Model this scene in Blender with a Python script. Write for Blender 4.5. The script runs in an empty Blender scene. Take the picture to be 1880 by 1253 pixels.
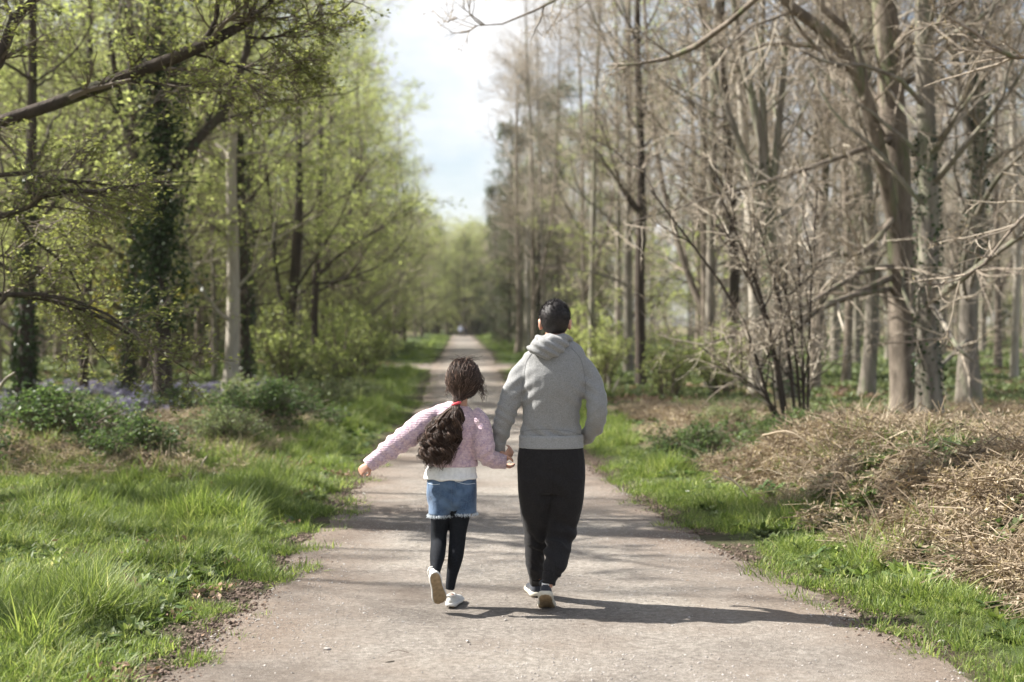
import bpy, bmesh, math, random
import numpy as np
from mathutils import Vector, Matrix
from mathutils.bvhtree import BVHTree

random.seed(7)
SC = bpy.context.scene
COL = SC.collection
R = math.radians

# ------------------------------------------------------------------ camera, light, exposure
FPX, HX, HY, CAMZ = 2611.0, 940.0, 597.0, 1.6     # focal length in photo pixels, principal x, horizon y
cam_d = bpy.data.cameras.new('camera'); cam = bpy.data.objects.new('camera', cam_d); COL.objects.link(cam)
cam.location = (0, 0, CAMZ); cam.rotation_euler = (R(90), 0, 0)
cam_d.lens = 50; cam_d.sensor_width = 36; cam_d.shift_y = -29.5 / 1880
cam_d.clip_end = 3000; cam_d.clip_start = .1
cam_d.dof.use_dof = True; cam_d.dof.focus_distance = 8.0; cam_d.dof.aperture_fstop = 1.9
SC.camera = cam
SUN_DIR = Vector((-.98, .20, 0)).normalized() * math.cos(R(42)) + Vector((0, 0, math.sin(R(42))))
SUN_STRENGTH, SKY_STRENGTH, EXPOSURE = 5.0, .06, 1.6
sd = bpy.data.lights.new('sun', 'SUN'); sun = bpy.data.objects.new('sun', sd); COL.objects.link(sun)
sd.energy = SUN_STRENGTH; sd.angle = R(.55); sd.color = (1, .955, .88)
sun.rotation_euler = (-SUN_DIR).to_track_quat('-Z', 'Y').to_euler(); sun.location = (-20, 10, 40)
world = bpy.data.worlds.new('World'); SC.world = world; world.use_nodes = True
wn = world.node_tree; wn.nodes.clear()
def WN(t, **k):
    n = wn.nodes.new(t)
    for a, b in k.items(): setattr(n, a, b)
    return n
w_out = WN('ShaderNodeOutputWorld'); w_bg = WN('ShaderNodeBackground'); w_sky = WN('ShaderNodeTexSky')
w_sky.sky_type = 'NISHITA'; w_sky.sun_disc = False; w_sky.sun_elevation = R(42)
w_sky.sun_rotation = math.atan2(SUN_DIR.x, SUN_DIR.y); w_sky.air_density = 1.0; w_sky.dust_density = 1.6; w_sky.ozone_density = 1.3
w_tc = WN('ShaderNodeTexCoord'); w_map = WN('ShaderNodeMapping'); w_map.inputs['Scale'].default_value = (1.2, 1.2, 2.4)
w_map.inputs['Location'].default_value = (.35, .1, .2)
w_nz = WN('ShaderNodeTexNoise'); w_nz.inputs['Scale'].default_value = 1.7; w_nz.inputs['Detail'].default_value = 7; w_nz.inputs['Roughness'].default_value = .55
w_rp = WN('ShaderNodeValToRGB'); w_rp.color_ramp.elements[0].position = .42; w_rp.color_ramp.elements[1].position = .57
w_mx = WN('ShaderNodeMixRGB'); w_mx.inputs['Color2'].default_value = (6.2, 6.2, 6.25, 1)
wn.links.new(w_tc.outputs['Generated'], w_map.inputs['Vector']); wn.links.new(w_map.outputs['Vector'], w_nz.inputs['Vector'])
wn.links.new(w_nz.outputs['Fac'], w_rp.inputs['Fac']); wn.links.new(w_rp.outputs['Color'], w_mx.inputs['Fac'])
wn.links.new(w_sky.outputs['Color'], w_mx.inputs['Color1']); wn.links.new(w_mx.outputs['Color'], w_bg.inputs['Color'])
w_bg.inputs['Strength'].default_value = SKY_STRENGTH
wn.links.new(w_bg.outputs['Background'], w_out.inputs['Surface'])
SC.view_settings.view_transform = 'Standard'; SC.view_settings.look = 'None'
SC.view_settings.exposure = EXPOSURE; SC.view_settings.gamma = 1; SC.view_settings.use_curve_mapping = False
SC.cycles.use_denoising = True
SC.cycles.max_bounces = 6; SC.cycles.diffuse_bounces = 3; SC.cycles.glossy_bounces = 2; SC.cycles.transmission_bounces = 4
SC.cycles.transparent_max_bounces = 4; SC.cycles.sample_clamp_indirect = 6; SC.cycles.caustics_reflective = False; SC.cycles.caustics_refractive = False

def W(px, py, d):
    """point at photo pixel (px,py) and distance d in front of the camera"""
    return np.array([(px - HX) * d / FPX, d, CAMZ - (py - HY) * d / FPX])

# ------------------------------------------------------------------ helpers
def tag(o, label=None, cat=None, group=None, kind=None):
    if label: o['label'] = label
    if cat: o['category'] = cat
    if group: o['group'] = group
    if kind: o['kind'] = kind
    return o

class MB:
    """collects tubes, quads and triangles into one mesh"""
    def __init__(s): s.v = []; s.q = []; s.t = []; s.qm = []; s.tm = []; s.n = 0
    def add(s, V, Q=None, T=None, m=0):
        V = np.asarray(V, float).reshape(-1, 3)
        if Q is not None and len(Q): Q = np.asarray(Q, int).reshape(-1, 4); s.q.append(Q + s.n); s.qm.append(np.full(len(Q), m))
        if T is not None and len(T): T = np.asarray(T, int).reshape(-1, 3); s.t.append(T + s.n); s.tm.append(np.full(len(T), m))
        s.v.append(V); s.n += len(V); return s
    def mesh(s, name, mats, smooth=True, origin=(0, 0, 0)):
        V = (np.concatenate(s.v) if s.v else np.zeros((0, 3))) - np.asarray(origin, float)
        Q = np.concatenate(s.q) if s.q else np.zeros((0, 4), int); T = np.concatenate(s.t) if s.t else np.zeros((0, 3), int)
        me = bpy.data.meshes.new(name); me.vertices.add(len(V)); me.vertices.foreach_set('co', V.astype(np.float32).ravel())
        nl = len(Q) * 4 + len(T) * 3; me.loops.add(nl); me.polygons.add(len(Q) + len(T))
        me.loops.foreach_set('vertex_index', np.concatenate([Q.ravel(), T.ravel()]).astype(np.int32))
        st = np.concatenate([np.arange(len(Q)) * 4, len(Q) * 4 + np.arange(len(T)) * 3]).astype(np.int32)
        me.polygons.foreach_set('loop_start', st)
        me.polygons.foreach_set('material_index', np.concatenate((s.qm + s.tm) or [np.zeros(0, int)]).astype(np.int32))
        me.polygons.foreach_set('use_smooth', np.full(len(Q) + len(T), smooth))
        for m in mats: me.materials.append(m)
        me.update(calc_edges=True); me.validate(); return me

def link(name, me, parent=None, loc=(0, 0, 0)):
    o = bpy.data.objects.new(name, me); COL.objects.link(o); o.location = loc
    if parent is not None: o.parent = parent
    return o
def empty(name, loc): return link(name, None, None, loc)
def nrm(a): return a / np.maximum(np.linalg.norm(a, axis=-1, keepdims=True), 1e-9)

def tubes(mb, P, Rr, sides=3, m=0, wob=0, rng=None):
    P = np.asarray(P, float); Rr = np.asarray(Rr, float); M, n, _ = P.shape
    if M == 0: return
    T = np.empty_like(P); T[:, 1:-1] = P[:, 2:] - P[:, :-2]; T[:, 0] = P[:, 1] - P[:, 0]; T[:, -1] = P[:, -1] - P[:, -2]; T = nrm(T)
    mT = nrm(P[:, -1] - P[:, 0]); ref = np.where(np.abs(mT[:, 2:3]) > .75, np.array([[1., 0, 0]]), np.array([[0, 0, 1.]]))[:, None, :]
    A = nrm(np.cross(T, np.broadcast_to(ref, T.shape))); B = np.cross(T, A)
    an = np.arange(sides) * 2 * np.pi / sides
    rr = Rr[:, :, None] * np.ones(sides)
    if wob: rr = rr * (1 + wob * rng.normal(size=rr.shape))
    V = P[:, :, None] + rr[..., None] * (np.cos(an)[None, None, :, None] * A[:, :, None] + np.sin(an)[None, None, :, None] * B[:, :, None])
    b = (np.arange(M) * n * sides)[:, None, None] + (np.arange(n - 1) * sides)[None, :, None]
    k = np.arange(sides)[None, None, :]; k2 = (k + 1) % sides
    Q = np.stack([b + k, b + k2, b + k2 + sides, b + k + sides], -1)
    mb.add(V, Q=Q, m=m)

def cat_rom(P, n):
    """smooth resample of a polyline (any number of columns) to n points"""
    P = np.asarray(P, float); k = len(P)
    if k == 2: t = np.linspace(0, 1, n)[:, None]; return P[0] * (1 - t) + P[1] * t
    E = np.vstack([2 * P[0] - P[1], P, 2 * P[-1] - P[-2]]); u = np.linspace(0, k - 1, n); i = np.minimum(u.astype(int), k - 2); f = (u - i)[:, None]
    p0, p1, p2, p3 = E[i], E[i + 1], E[i + 2], E[i + 3]
    return .5 * (2 * p1 + (p2 - p0) * f + (2 * p0 - 5 * p1 + 4 * p2 - p3) * f ** 2 + (3 * p1 - p0 - 3 * p2 + p3) * f ** 3)

def hash2(i, j, s):
    h = np.sin(i * 127.1 + j * 311.7 + s * 74.7) * 43758.5453; return h - np.floor(h)
def vnoise(x, y, s=0):
    xi, yi = np.floor(x), np.floor(y); fx, fy = x - xi, y - yi; fx = fx * fx * (3 - 2 * fx); fy = fy * fy * (3 - 2 * fy)
    return (hash2(xi, yi, s) * (1 - fx) + hash2(xi + 1, yi, s) * fx) * (1 - fy) + (hash2(xi, yi + 1, s) * (1 - fx) + hash2(xi + 1, yi + 1, s) * fx) * fy
def fbm(x, y, s=0, o=3):
    r = 0; a = .5
    for k in range(o): r = r + a * vnoise(x * 2 ** k, y * 2 ** k, s + k); a *= .5
    return r / (1 - .5 ** o)
def sstep(a, b, x): t = np.clip((x - a) / (b - a), 0, 1); return t * t * (3 - 2 * t)

# ------------------------------------------------------------------ materials
def new_mat(name):
    m = bpy.data.materials.new(name); m.use_nodes = True; nt = m.node_tree; nt.nodes.clear()
    o = nt.nodes.new('ShaderNodeOutputMaterial')
    def N(t, ins=None, **k):
        n = nt.nodes.new(t)
        for a, b in k.items(): setattr(n, a, b)
        for a, b in (ins or {}).items():
            if isinstance(b, bpy.types.NodeSocket): nt.links.new(b, n.inputs[a])
            else: n.inputs[a].default_value = b
        return n
    return m, nt, o, N
def c4(c): return (c[0], c[1], c[2], 1)
def ramp(N, fac, stops):
    n = N('ShaderNodeValToRGB', {'Fac': fac}); r = n.color_ramp
    while len(r.elements) < len(stops): r.elements.new(.5)
    for e, (p, c) in zip(r.elements, stops): e.position = p; e.color = c4(c)
    return n.outputs['Color']
def noise_t(N, vec, scale, detail=4, rough=.55, dist=0):
    return N('ShaderNodeTexNoise', {'Vector': vec, 'Scale': scale, 'Detail': detail, 'Roughness': rough, 'Distortion': dist}).outputs['Fac']

def mat_fabric(name, c1, c2, scale=60, rough=.95, bump=.3, bscale=180, big=None, sheen=.2):
    m, nt, o, N = new_mat(name); tc = N('ShaderNodeTexCoord').outputs['Object']
    col = ramp(N, noise_t(N, tc, scale, 5, .7), [(.35, c1), (.65, c2)])
    if big:
        f = ramp(N, noise_t(N, tc, big[0], 3), [(.4, (0, 0, 0)), (.62, (1, 1, 1))])
        col = N('ShaderNodeMixRGB', {'Fac': f, 'Color1': col, 'Color2': c4(big[1])}).outputs['Color']
    b1 = N('ShaderNodeBump', {'Height': noise_t(N, tc, 9, 3, .5, .4), 'Strength': .35, 'Distance': .03}).outputs['Normal']
    b2 = N('ShaderNodeBump', {'Height': noise_t(N, tc, bscale, 3), 'Strength': bump, 'Distance': .004, 'Normal': b1}).outputs['Normal']
    p = N('ShaderNodeBsdfPrincipled', {'Base Color': col, 'Roughness': rough, 'Normal': b2, 'Sheen Weight': sheen, 'Specular IOR Level': .25})
    nt.links.new(p.outputs[0], o.inputs[0]); return m

def mat_knit():
    m, nt, o, N = new_mat('pink_knit'); tc = N('ShaderNodeTexCoord').outputs['Object']
    mp = N('ShaderNodeMapping', {'Vector': tc, 'Scale': (1, 1, 1)}).outputs['Vector']
    col = ramp(N, noise_t(N, mp, 55, 4, .8), [(.30, (.30, .24, .36)), (.45, (.52, .38, .44)), (.58, (.66, .50, .53)), (.75, (.76, .66, .66))])
    wz = N('ShaderNodeTexWave', {'Vector': mp, 'Scale': 34, 'Distortion': 2.5, 'Detail': 2, 'Detail Scale': 3}, wave_type='BANDS', bands_direction='Z').outputs['Fac']
    vo = N('ShaderNodeTexVoronoi', {'Vector': mp, 'Scale': 95}).outputs['Distance']
    h = N('ShaderNodeMath', {0: wz, 1: vo}, operation='ADD').outputs[0]
    dk = N('ShaderNodeMixRGB', {'Fac': ramp(N, wz, [(.0, (.3, .3, .3)), (.4, (0, 0, 0))]), 'Color1': col, 'Color2': (.28, .20, .30, 1)}, blend_type='MIX').outputs['Color']
    b = N('ShaderNodeBump', {'Height': h, 'Strength': .5, 'Distance': .004}).outputs['Normal']
    b = N('ShaderNodeBump', {'Height': noise_t(N, tc, 10, 3, .5, .4), 'Strength': .35, 'Distance': .03, 'Normal': b}).outputs['Normal']
    p = N('ShaderNodeBsdfPrincipled', {'Base Color': dk, 'Roughness': 1, 'Normal': b, 'Sheen Weight': .4, 'Specular IOR Level': .1})
    nt.links.new(p.outputs[0], o.inputs[0]); return m

def mat_plain(name, c, rough=.6, spec=.4, sss=0, var=.0, scale=30, bump=0):
    m, nt, o, N = new_mat(name); tc = N('ShaderNodeTexCoord').outputs['Object']
    col = ramp(N, noise_t(N, tc, scale, 4), [(.3, tuple(x * (1 - var) for x in c)), (.7, tuple(min(1, x * (1 + var)) for x in c))])
    ins = {'Base Color': col, 'Roughness': rough, 'Specular IOR Level': spec}
    if sss: ins['Subsurface Weight'] = sss; ins['Subsurface Radius'] = (.02, .006, .003); ins['Subsurface Scale'] = 1.0
    if bump: ins['Normal'] = N('ShaderNodeBump', {'Height': noise_t(N, tc, scale * 3, 3), 'Strength': bump, 'Distance': .01}).outputs['Normal']
    p = N('ShaderNodeBsdfPrincipled', ins); nt.links.new(p.outputs[0], o.inputs[0]); return m

def mat_leaf(name, stops, trans=.45, rough=.5, objvar=True):
    m, nt, o, N = new_mat(name)
    isl = N('ShaderNodeNewGeometry').outputs['Random Per Island']
    if objvar:
        ob = N('ShaderNodeObjectInfo').outputs['Random']
        isl = N('ShaderNodeMath', {0: N('ShaderNodeMath', {0: isl, 1: .7}, operation='MULTIPLY').outputs[0], 1: N('ShaderNodeMath', {0: ob, 1: .3}, operation='MULTIPLY').outputs[0]}, operation='ADD').outputs[0]
    col = ramp(N, isl, stops)
    d = N('ShaderNodeBsdfPrincipled', {'Base Color': col, 'Roughness': rough, 'Specular IOR Level': .3})
    t = N('ShaderNodeBsdfTranslucent', {'Color': N('ShaderNodeMixRGB', {'Fac': 1.0, 'Color1': col, 'Color2': (1.38, 1.38, 1.02, 1)}, blend_type='MULTIPLY').outputs['Color']})
    x = N('ShaderNodeMixShader', {0: trans, 1: d.outputs[0], 2: t.outputs[0]}); nt.links.new(x.outputs[0], o.inputs[0]); return m

def mat_bark(name, c1, c2, moss=(.10, .13, .05), moss_pos=(.52, .66), streak=7):
    m, nt, o, N = new_mat(name); tc = N('ShaderNodeTexCoord').outputs['Object']
    mp = N('ShaderNodeMapping', {'Vector': tc, 'Scale': (1, 1, .22)}).outputs['Vector']
    n1 = noise_t(N, mp, streak, 6, .65, .3)
    col = ramp(N, n1, [(.3, c1), (.7, c2)])
    n2 = noise_t(N, mp, 2.3, 5, .7, .5)
    col = N('ShaderNodeMixRGB', {'Fac': ramp(N, n2, [(moss_pos[0], (0, 0, 0)), (moss_pos[1], (.85, .85, .85))]), 'Color1': col, 'Color2': c4(moss)}).outputs['Color']
    b = N('ShaderNodeBump', {'Height': noise_t(N, mp, streak * 3.5, 5, .7), 'Strength': .7, 'Distance': .03}).outputs['Normal']
    p = N('ShaderNodeBsdfPrincipled', {'Base Color': col, 'Roughness': .9, 'Normal': b, 'Specular IOR Level': .25}); nt.links.new(p.outputs[0], o.inputs[0]); return m

M_BARK = mat_bark('bark_grey', (.08, .064, .05), (.27, .225, .18))
M_BARKM = mat_bark('bark_mossy', (.10, .085, .07), (.29, .26, .215), (.17, .19, .11), (.48, .64))
M_BARKP = mat_bark('bark_pale', (.26, .23, .19), (.50, .455, .385), (.18, .18, .10), (.58, .72), 5)
M_BARKD = mat_bark('bark_dark', (.03, .024, .02), (.085, .066, .052), (.06, .075, .03), (.55, .7))
M_TWIG = mat_leaf('twig_bark', [(.0, (.15, .12, .095)), (.5, (.31, .262, .205)), (1, (.52, .46, .37))], 0, .8)
M_TWIGD = mat_leaf('twig_dark', [(.0, (.09, .07, .05)), (1, (.22, .18, .14))], 0, .8)
M_LEAF = mat_leaf('beech_leaf', [(0, (.17, .205, .08)), (.5, (.31, .355, .14)), (1, (.50, .54, .26))], .55)
M_LEAFD = mat_leaf('near_leaf', [(0, (.12, .135, .045)), (.6, (.25, .27, .10)), (1, (.48, .47, .22))], .5)
M_LEAFY = mat_leaf('yellow_leaf', [(0, (.20, .18, .03)), (1, (.42, .38, .08))], .5)
M_BUD = mat_leaf('brown_bud', [(0, (.20, .15, .10)), (1, (.44, .37, .26))], .3)
M_IVY = mat_leaf('ivy_leaf', [(0, (.012, .025, .009)), (1, (.05, .085, .025))], .15, .35)
M_CONIF = mat_leaf('conifer_needle', [(0, (.03, .045, .018)), (1, (.09, .12, .045))], .3)
M_GRASS = mat_leaf('grass_blade', [(0, (.055, .09, .024)), (.5, (.15, .21, .052)), (.8, (.29, .35, .10)), (.92, (.42, .44, .19)), (1, (.54, .48, .32))], .4, .5)
M_WEED = mat_leaf('weed_leaf', [(0, (.035, .06, .02)), (.6, (.085, .14, .045)), (1, (.20, .27, .11))], .4, .45)
M_DRY = mat_leaf('dry_stalk', [(0, (.13, .095, .065)), (.5, (.33, .26, .185)), (1, (.62, .535, .41))], .3, .8)
M_LITTER = mat_leaf('leaf_litter', [(0, (.12, .07, .045)), (.6, (.27, .18, .12)), (1, (.45, .34, .25))], .15, .8)
M_COVER = mat_leaf('wood_cover', [(0, (.07, .10, .04)), (.5, (.17, .21, .095)), (1, (.32, .35, .19))], .4)
M_BLUE = mat_leaf('bluebell', [(0, (.14, .13, .26)), (1, (.30, .28, .42))], .3)
M_WHITE = mat_leaf('white_petal', [(0, (.6, .6, .58)), (1, (.8, .8, .78))], .3)
M_YELLOW = mat_leaf('yellow_petal', [(0, (.75, .5, .02)), (1, (.8, .6, .04))], .2)
M_STONE = mat_leaf('stone', [(0, (.07, .06, .055)), (.4, (.26, .23, .21)), (.85, (.36, .335, .31)), (1, (.52, .50, .47))], 0, .8)
M_SOIL = mat_leaf('soil_clump', [(0, (.05, .035, .027)), (1, (.19, .14, .11))], 0, .95)

# ------------------------------------------------------------------ terrain
DY = lambda y: 4178. / (y - HY)
EL = np.array([(d, x) for d, x in [(0, -2.0), (5, -1.78), (6.4, -1.66), (8, -1.56), (11.8, -1.52), (15.3, -1.60), (22, -1.72), (29, -1.9), (40, -2.35), (48, -2.8), (80, -3.9), (120, -5.4), (160, -7.0), (215, -9.2), (260, -11)]])
ER = np.array([(d, x) for d, x in [(0, 2.6), (5, 2.3), (6.5, 2.12), (7.6, 1.97), (10.4, 1.50), (15.3, .96), (22, .75), (29, .45), (40, -.15), (48, -.4), (80, -1.15), (120, -2.6), (160, -3.9), (215, -5.9), (260, -7.5)]])
def xl(y): return np.interp(y, EL[:, 0], EL[:, 1])
def xr(y): return np.interp(y, ER[:, 0], ER[:, 1])
def gauss(x, y, cx, cy, sx, sy): return np.exp(-((x - cx) / sx) ** 2 - ((y - cy) / sy) ** 2)
def H(x, y):
    x = np.asarray(x, float); y = np.asarray(y, float)
    sl = xl(y) - x; sr = x - xr(y); s = np.maximum(sl, sr)
    off = sstep(0, .6, s)
    h = off * (.02 + .10 * (fbm(x * .8, y * .8, 3) - .5) + .06 * (fbm(x * 3.1, y * 3.1, 8, 2) - .4))
    h = h + sstep(.6, 6, s) * (.0 + .16 * (fbm(x * .14, y * .14, 5) - .45))
    right = sstep(.3, 1.1, sr)
    foot = 2.05 + .10 * (13.8 - y) + .5 * (fbm(x * .7, y * .7, 14) - .5)
    h = h + right * sstep(foot, foot + .95, x) * sstep(15.4, 13.7, y + .5 * (x - 3) * (x < 3)) * sstep(6.5, 9.5, y) * (.50 + .16 * (fbm(x * 1.3, y * 1.3, 15) - .5)) * sstep(12, 8, x)
    h = h + right * (.22 * gauss(x, y, 2.9, 20.0, 2.4, 1.6) - .16 * gauss(x, y, 2.6, 16.4, 1.8, 1.1))
    left = sstep(.4, 1.6, sl)
    h = h + left * (.28 * gauss(x, y, -5.2, 16, 2.2, 2.0) + .30 * gauss(x, y, -3.8, 19.5, 1.3, 2.2) + .15 * gauss(x, y, -4.5, 10, 1.5, 1.5))
    h = h + sstep(.6, 4, sr) * sstep(45, 70, y) * .2 + sstep(60, 110, y) * sstep(1.0, 5, s) * .4
    cp = sstep(5.4, 4.0, np.abs(y - 56)) * sstep(16, 12, np.abs(x + 2.5))
    return h * (1 - cp)
def Hs(x, y): return float(H(x, y))

def axis(segs):
    out = []
    for a, b, st in segs: out += list(np.arange(a, b, st))
    out.append(segs[-1][1]); return np.array(out)
m, nt, o, N = new_mat('woodland_ground')
tc = N('ShaderNodeTexCoord').outputs['Object']
at = N('ShaderNodeAttribute', attribute_name='zone').outputs['Vector']
sp = N('ShaderNodeSeparateXYZ', {0: at})
soil = ramp(N, noise_t(N, tc, 9, 6, .7), [(.3, (.035, .024, .018)), (.7, (.12, .085, .065))])
lit = ramp(N, noise_t(N, tc, 22, 6, .75), [(.3, (.10, .065, .045)), (.5, (.21, .15, .105)), (.72, (.38, .30, .22))])
grn = ramp(N, noise_t(N, tc, 6, 6, .7), [(.3, (.035, .06, .015)), (.7, (.10, .14, .04))])
pch = ramp(N, noise_t(N, tc, .55, 4, .6), [(.42, (0, 0, 0)), (.58, (1, 1, 1))])
mixg = N('ShaderNodeMixRGB', {'Fac': pch, 'Color1': lit, 'Color2': grn}).outputs['Color']
c = N('ShaderNodeMixRGB', {'Fac': sp.outputs[0], 'Color1': mixg, 'Color2': grn}).outputs['Color']
c = N('ShaderNodeMixRGB', {'Fac': sp.outputs[1], 'Color1': c, 'Color2': lit}).outputs['Color']
c = N('ShaderNodeMixRGB', {'Fac': sp.outputs[2], 'Color1': c, 'Color2': soil}).outputs['Color']
b = N('ShaderNodeBump', {'Height': noise_t(N, tc, 16, 6, .75), 'Strength': 1, 'Distance': .05}).outputs['Normal']
p = N('ShaderNodeBsdfPrincipled', {'Base Color': c, 'Roughness': .95, 'Normal': b, 'Specular IOR Level': .2}); nt.links.new(p.outputs[0], o.inputs[0])
M_GROUND = m

def grid(xs, ys, zf):
    X, Y = np.meshgrid(xs, ys); Z = zf(X, Y); V = np.stack([X, Y, Z], -1).reshape(-1, 3); nx = len(xs)
    i = (np.arange(len(ys) - 1) * nx)[:, None] + np.arange(nx - 1)[None, :]
    return V, np.stack([i, i + 1, i + nx + 1, i + nx], -1).reshape(-1, 4)
xs = axis([(-900, -100, 80), (-100, -20, 4), (-20, -8, .6), (-8, 8, .16), (8, 20, .6), (20, 100, 4), (100, 900.1, 80)])
ys = axis([(-300, -20, 40), (-20, 3, 2), (3, 26, .16), (26, 60, .6), (60, 270, 4), (270, 1500.1, 90)])
V, Q = grid(xs, ys, H)
inner = (V[:, 0] > xl(V[:, 1]) + .12) & (V[:, 0] < xr(V[:, 1]) - .12) & (V[:, 1] < 255)
V[inner, 2] -= .05
crossin = (np.abs(V[:, 1] - 56) < 4.0) & (np.abs(V[:, 0] + 2.5) < 12)
V[crossin, 2] -= .05
mb = MB(); mb.add(V, Q=Q); me = mb.mesh('ground', [M_GROUND])
x, y = V[:, 0], V[:, 1]; s = np.maximum(xl(y) - x, x - xr(y)); side = np.sign(x - (xl(y) + xr(y)) / 2)
edge = np.clip(1 - np.abs(s - .05) / .30 + .5 * (vnoise(x * 5, y * 5, 2) - .5), 0, 1)
green = np.where(side < 0, sstep(5.5, 3.0, s), sstep(1.0, .6, s)) * (y < 60) * .8
green = np.maximum(green, ((y > 45) & (s < 4)) * .9)
dry = (side > 0) * sstep(.8, 1.3, s) * np.where(y > 15.5, .45, 1) * sstep(24, 20, y) * sstep(12, 8, x) * .9
at = me.attributes.new('zone', 'FLOAT_VECTOR', 'POINT'); at.data.foreach_set('vector', np.stack([green, dry, edge], -1).astype(np.float32).ravel())
ground = tag(link('ground', me), 'woodland ground with grass, dead leaves and low banks', kind='structure')

# path
m, nt, o, N = new_mat('gravel_path')
tc = N('ShaderNodeTexCoord').outputs['Object']
u = N('ShaderNodeAttribute', attribute_name='edge').outputs['Fac']
fine = noise_t(N, tc, 26, 10, .92)
col = ramp(N, fine, [(.32, (.085, .068, .058)), (.5, (.275, .250, .222)), (.68, (.56, .515, .47))])
brn = ramp(N, noise_t(N, tc, 40, 8, .8), [(.3, (.115, .088, .070)), (.7, (.33, .275, .23))])
pm = N('ShaderNodeMath', {0: noise_t(N, tc, 1.1, 5, .65), 1: u}, operation='ADD').outputs[0]
col = N('ShaderNodeMixRGB', {'Fac': ramp(N, pm, [(.50, (0, 0, 0)), (.85, (1, 1, 1))]), 'Color1': col, 'Color2': brn}).outputs['Color']
vo = N('ShaderNodeTexVoronoi', {'Vector': tc, 'Scale': 38}); vd = vo.outputs['Distance']
sp2 = noise_t(N, tc, 14, 3)
st = ramp(N, N('ShaderNodeMath', {0: vd, 1: sp2}, operation='ADD').outputs[0], [(.42, (1, 1, 1)), (.50, (0, 0, 0))])
col = N('ShaderNodeMixRGB', {'Fac': st, 'Color1': col, 'Color2': (.17, .15, .14, 1)}).outputs['Color']
big = noise_t(N, tc, .7, 3)
col = N('ShaderNodeMixRGB', {'Fac': .5, 'Color1': col, 'Color2': ramp(N, big, [(.36, (.50, .45, .41)), (.5, (1.0, .97, .93)), (.64, (1.2, 1.18, 1.12))])}, blend_type='MULTIPLY').outputs['Color']
b = N('ShaderNodeBump', {'Height': noise_t(N, tc, 3.5, 4), 'Strength': .5, 'Distance': .05}).outputs['Normal']
b = N('ShaderNodeBump', {'Height': noise_t(N, tc, 70, 6, .8), 'Strength': 1, 'Distance': .02, 'Normal': b}).outputs['Normal']
p = N('ShaderNodeBsdfPrincipled', {'Base Color': col, 'Roughness': .92, 'Normal': b, 'Specular IOR Level': .25}); nt.links.new(p.outputs[0], o.inputs[0])
M_PATH = m
def path_z(x, y): return .012 * (fbm(x * 1.3, y * .8, 11) - .5) * 2 + .006 * (vnoise(x * 6, y * 6, 4) - .5)
ys = axis([(-12, 4, 1), (4, 20, .07), (20, 60, .5), (60, 262, 2)])
us = np.concatenate([[0, .01, .03], np.linspace(.06, .94, 34), [.97, .99, 1]])
Y = np.repeat(ys[:, None], len(us), 1); U = np.repeat(us[None, :], len(ys), 0)
jl = .08 * (fbm(ys * 1.1, ys * 0 + 3, 21, 3) - .5) * 2 + .05 * (vnoise(ys * 7, ys * 0, 6) - .5); jr = .10 * (fbm(ys * 1.0, ys * 0 + 9, 22, 3) - .5) * 2 + .05 * (vnoise(ys * 7, ys * 0, 7) - .5)
L_, R_ = xl(ys) + jl, xr(ys) + jr
X = L_[:, None] + (R_ - L_)[:, None] * U
Z = .012 + path_z(X, Y) - .03 * (np.abs(U * 2 - 1) ** 24)
V = np.stack([X, Y, Z], -1).reshape(-1, 3); nx = len(us)
i = (np.arange(len(ys) - 1) * nx)[:, None] + np.arange(nx - 1)[None, :]
mb = MB(); mb.add(V, Q=np.stack([i, i + 1, i + nx + 1, i + nx], -1)); me = mb.mesh('path', [M_PATH])
at = me.attributes.new('edge', 'FLOAT', 'POINT'); at.data.foreach_set('value', (.46 * np.abs(U * 2 - 1) ** 2.2).astype(np.float32).ravel())
tag(link('path', me), 'pale gravel footpath running straight into the wood', kind='structure')
# crossing track
xs = np.linspace(-14, 9, 60); vs = np.linspace(-1, 1, 12)
X = np.repeat(xs[:, None], 12, 1); Yc = 56 + (3.6 + .4 * np.sin(xs))[:, None] * vs + .05 * X
V = np.stack([X, Yc, np.full_like(X, -.002) + .004 - .02 * np.abs(vs) ** 8], -1).reshape(-1, 3)
i = (np.arange(59) * 12)[:, None] + np.arange(11)[None, :]
mb = MB(); mb.add(V, Q=np.stack([i, i + 12, i + 13, i + 1], -1)); me = mb.mesh('crossing_path', [M_PATH])
at = me.attributes.new('edge', 'FLOAT', 'POINT'); at.data.foreach_set('value', np.full(len(V), .3, np.float32))
tag(link('path', me), 'brown earth track crossing the gravel path far ahead', kind='structure')

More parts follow.
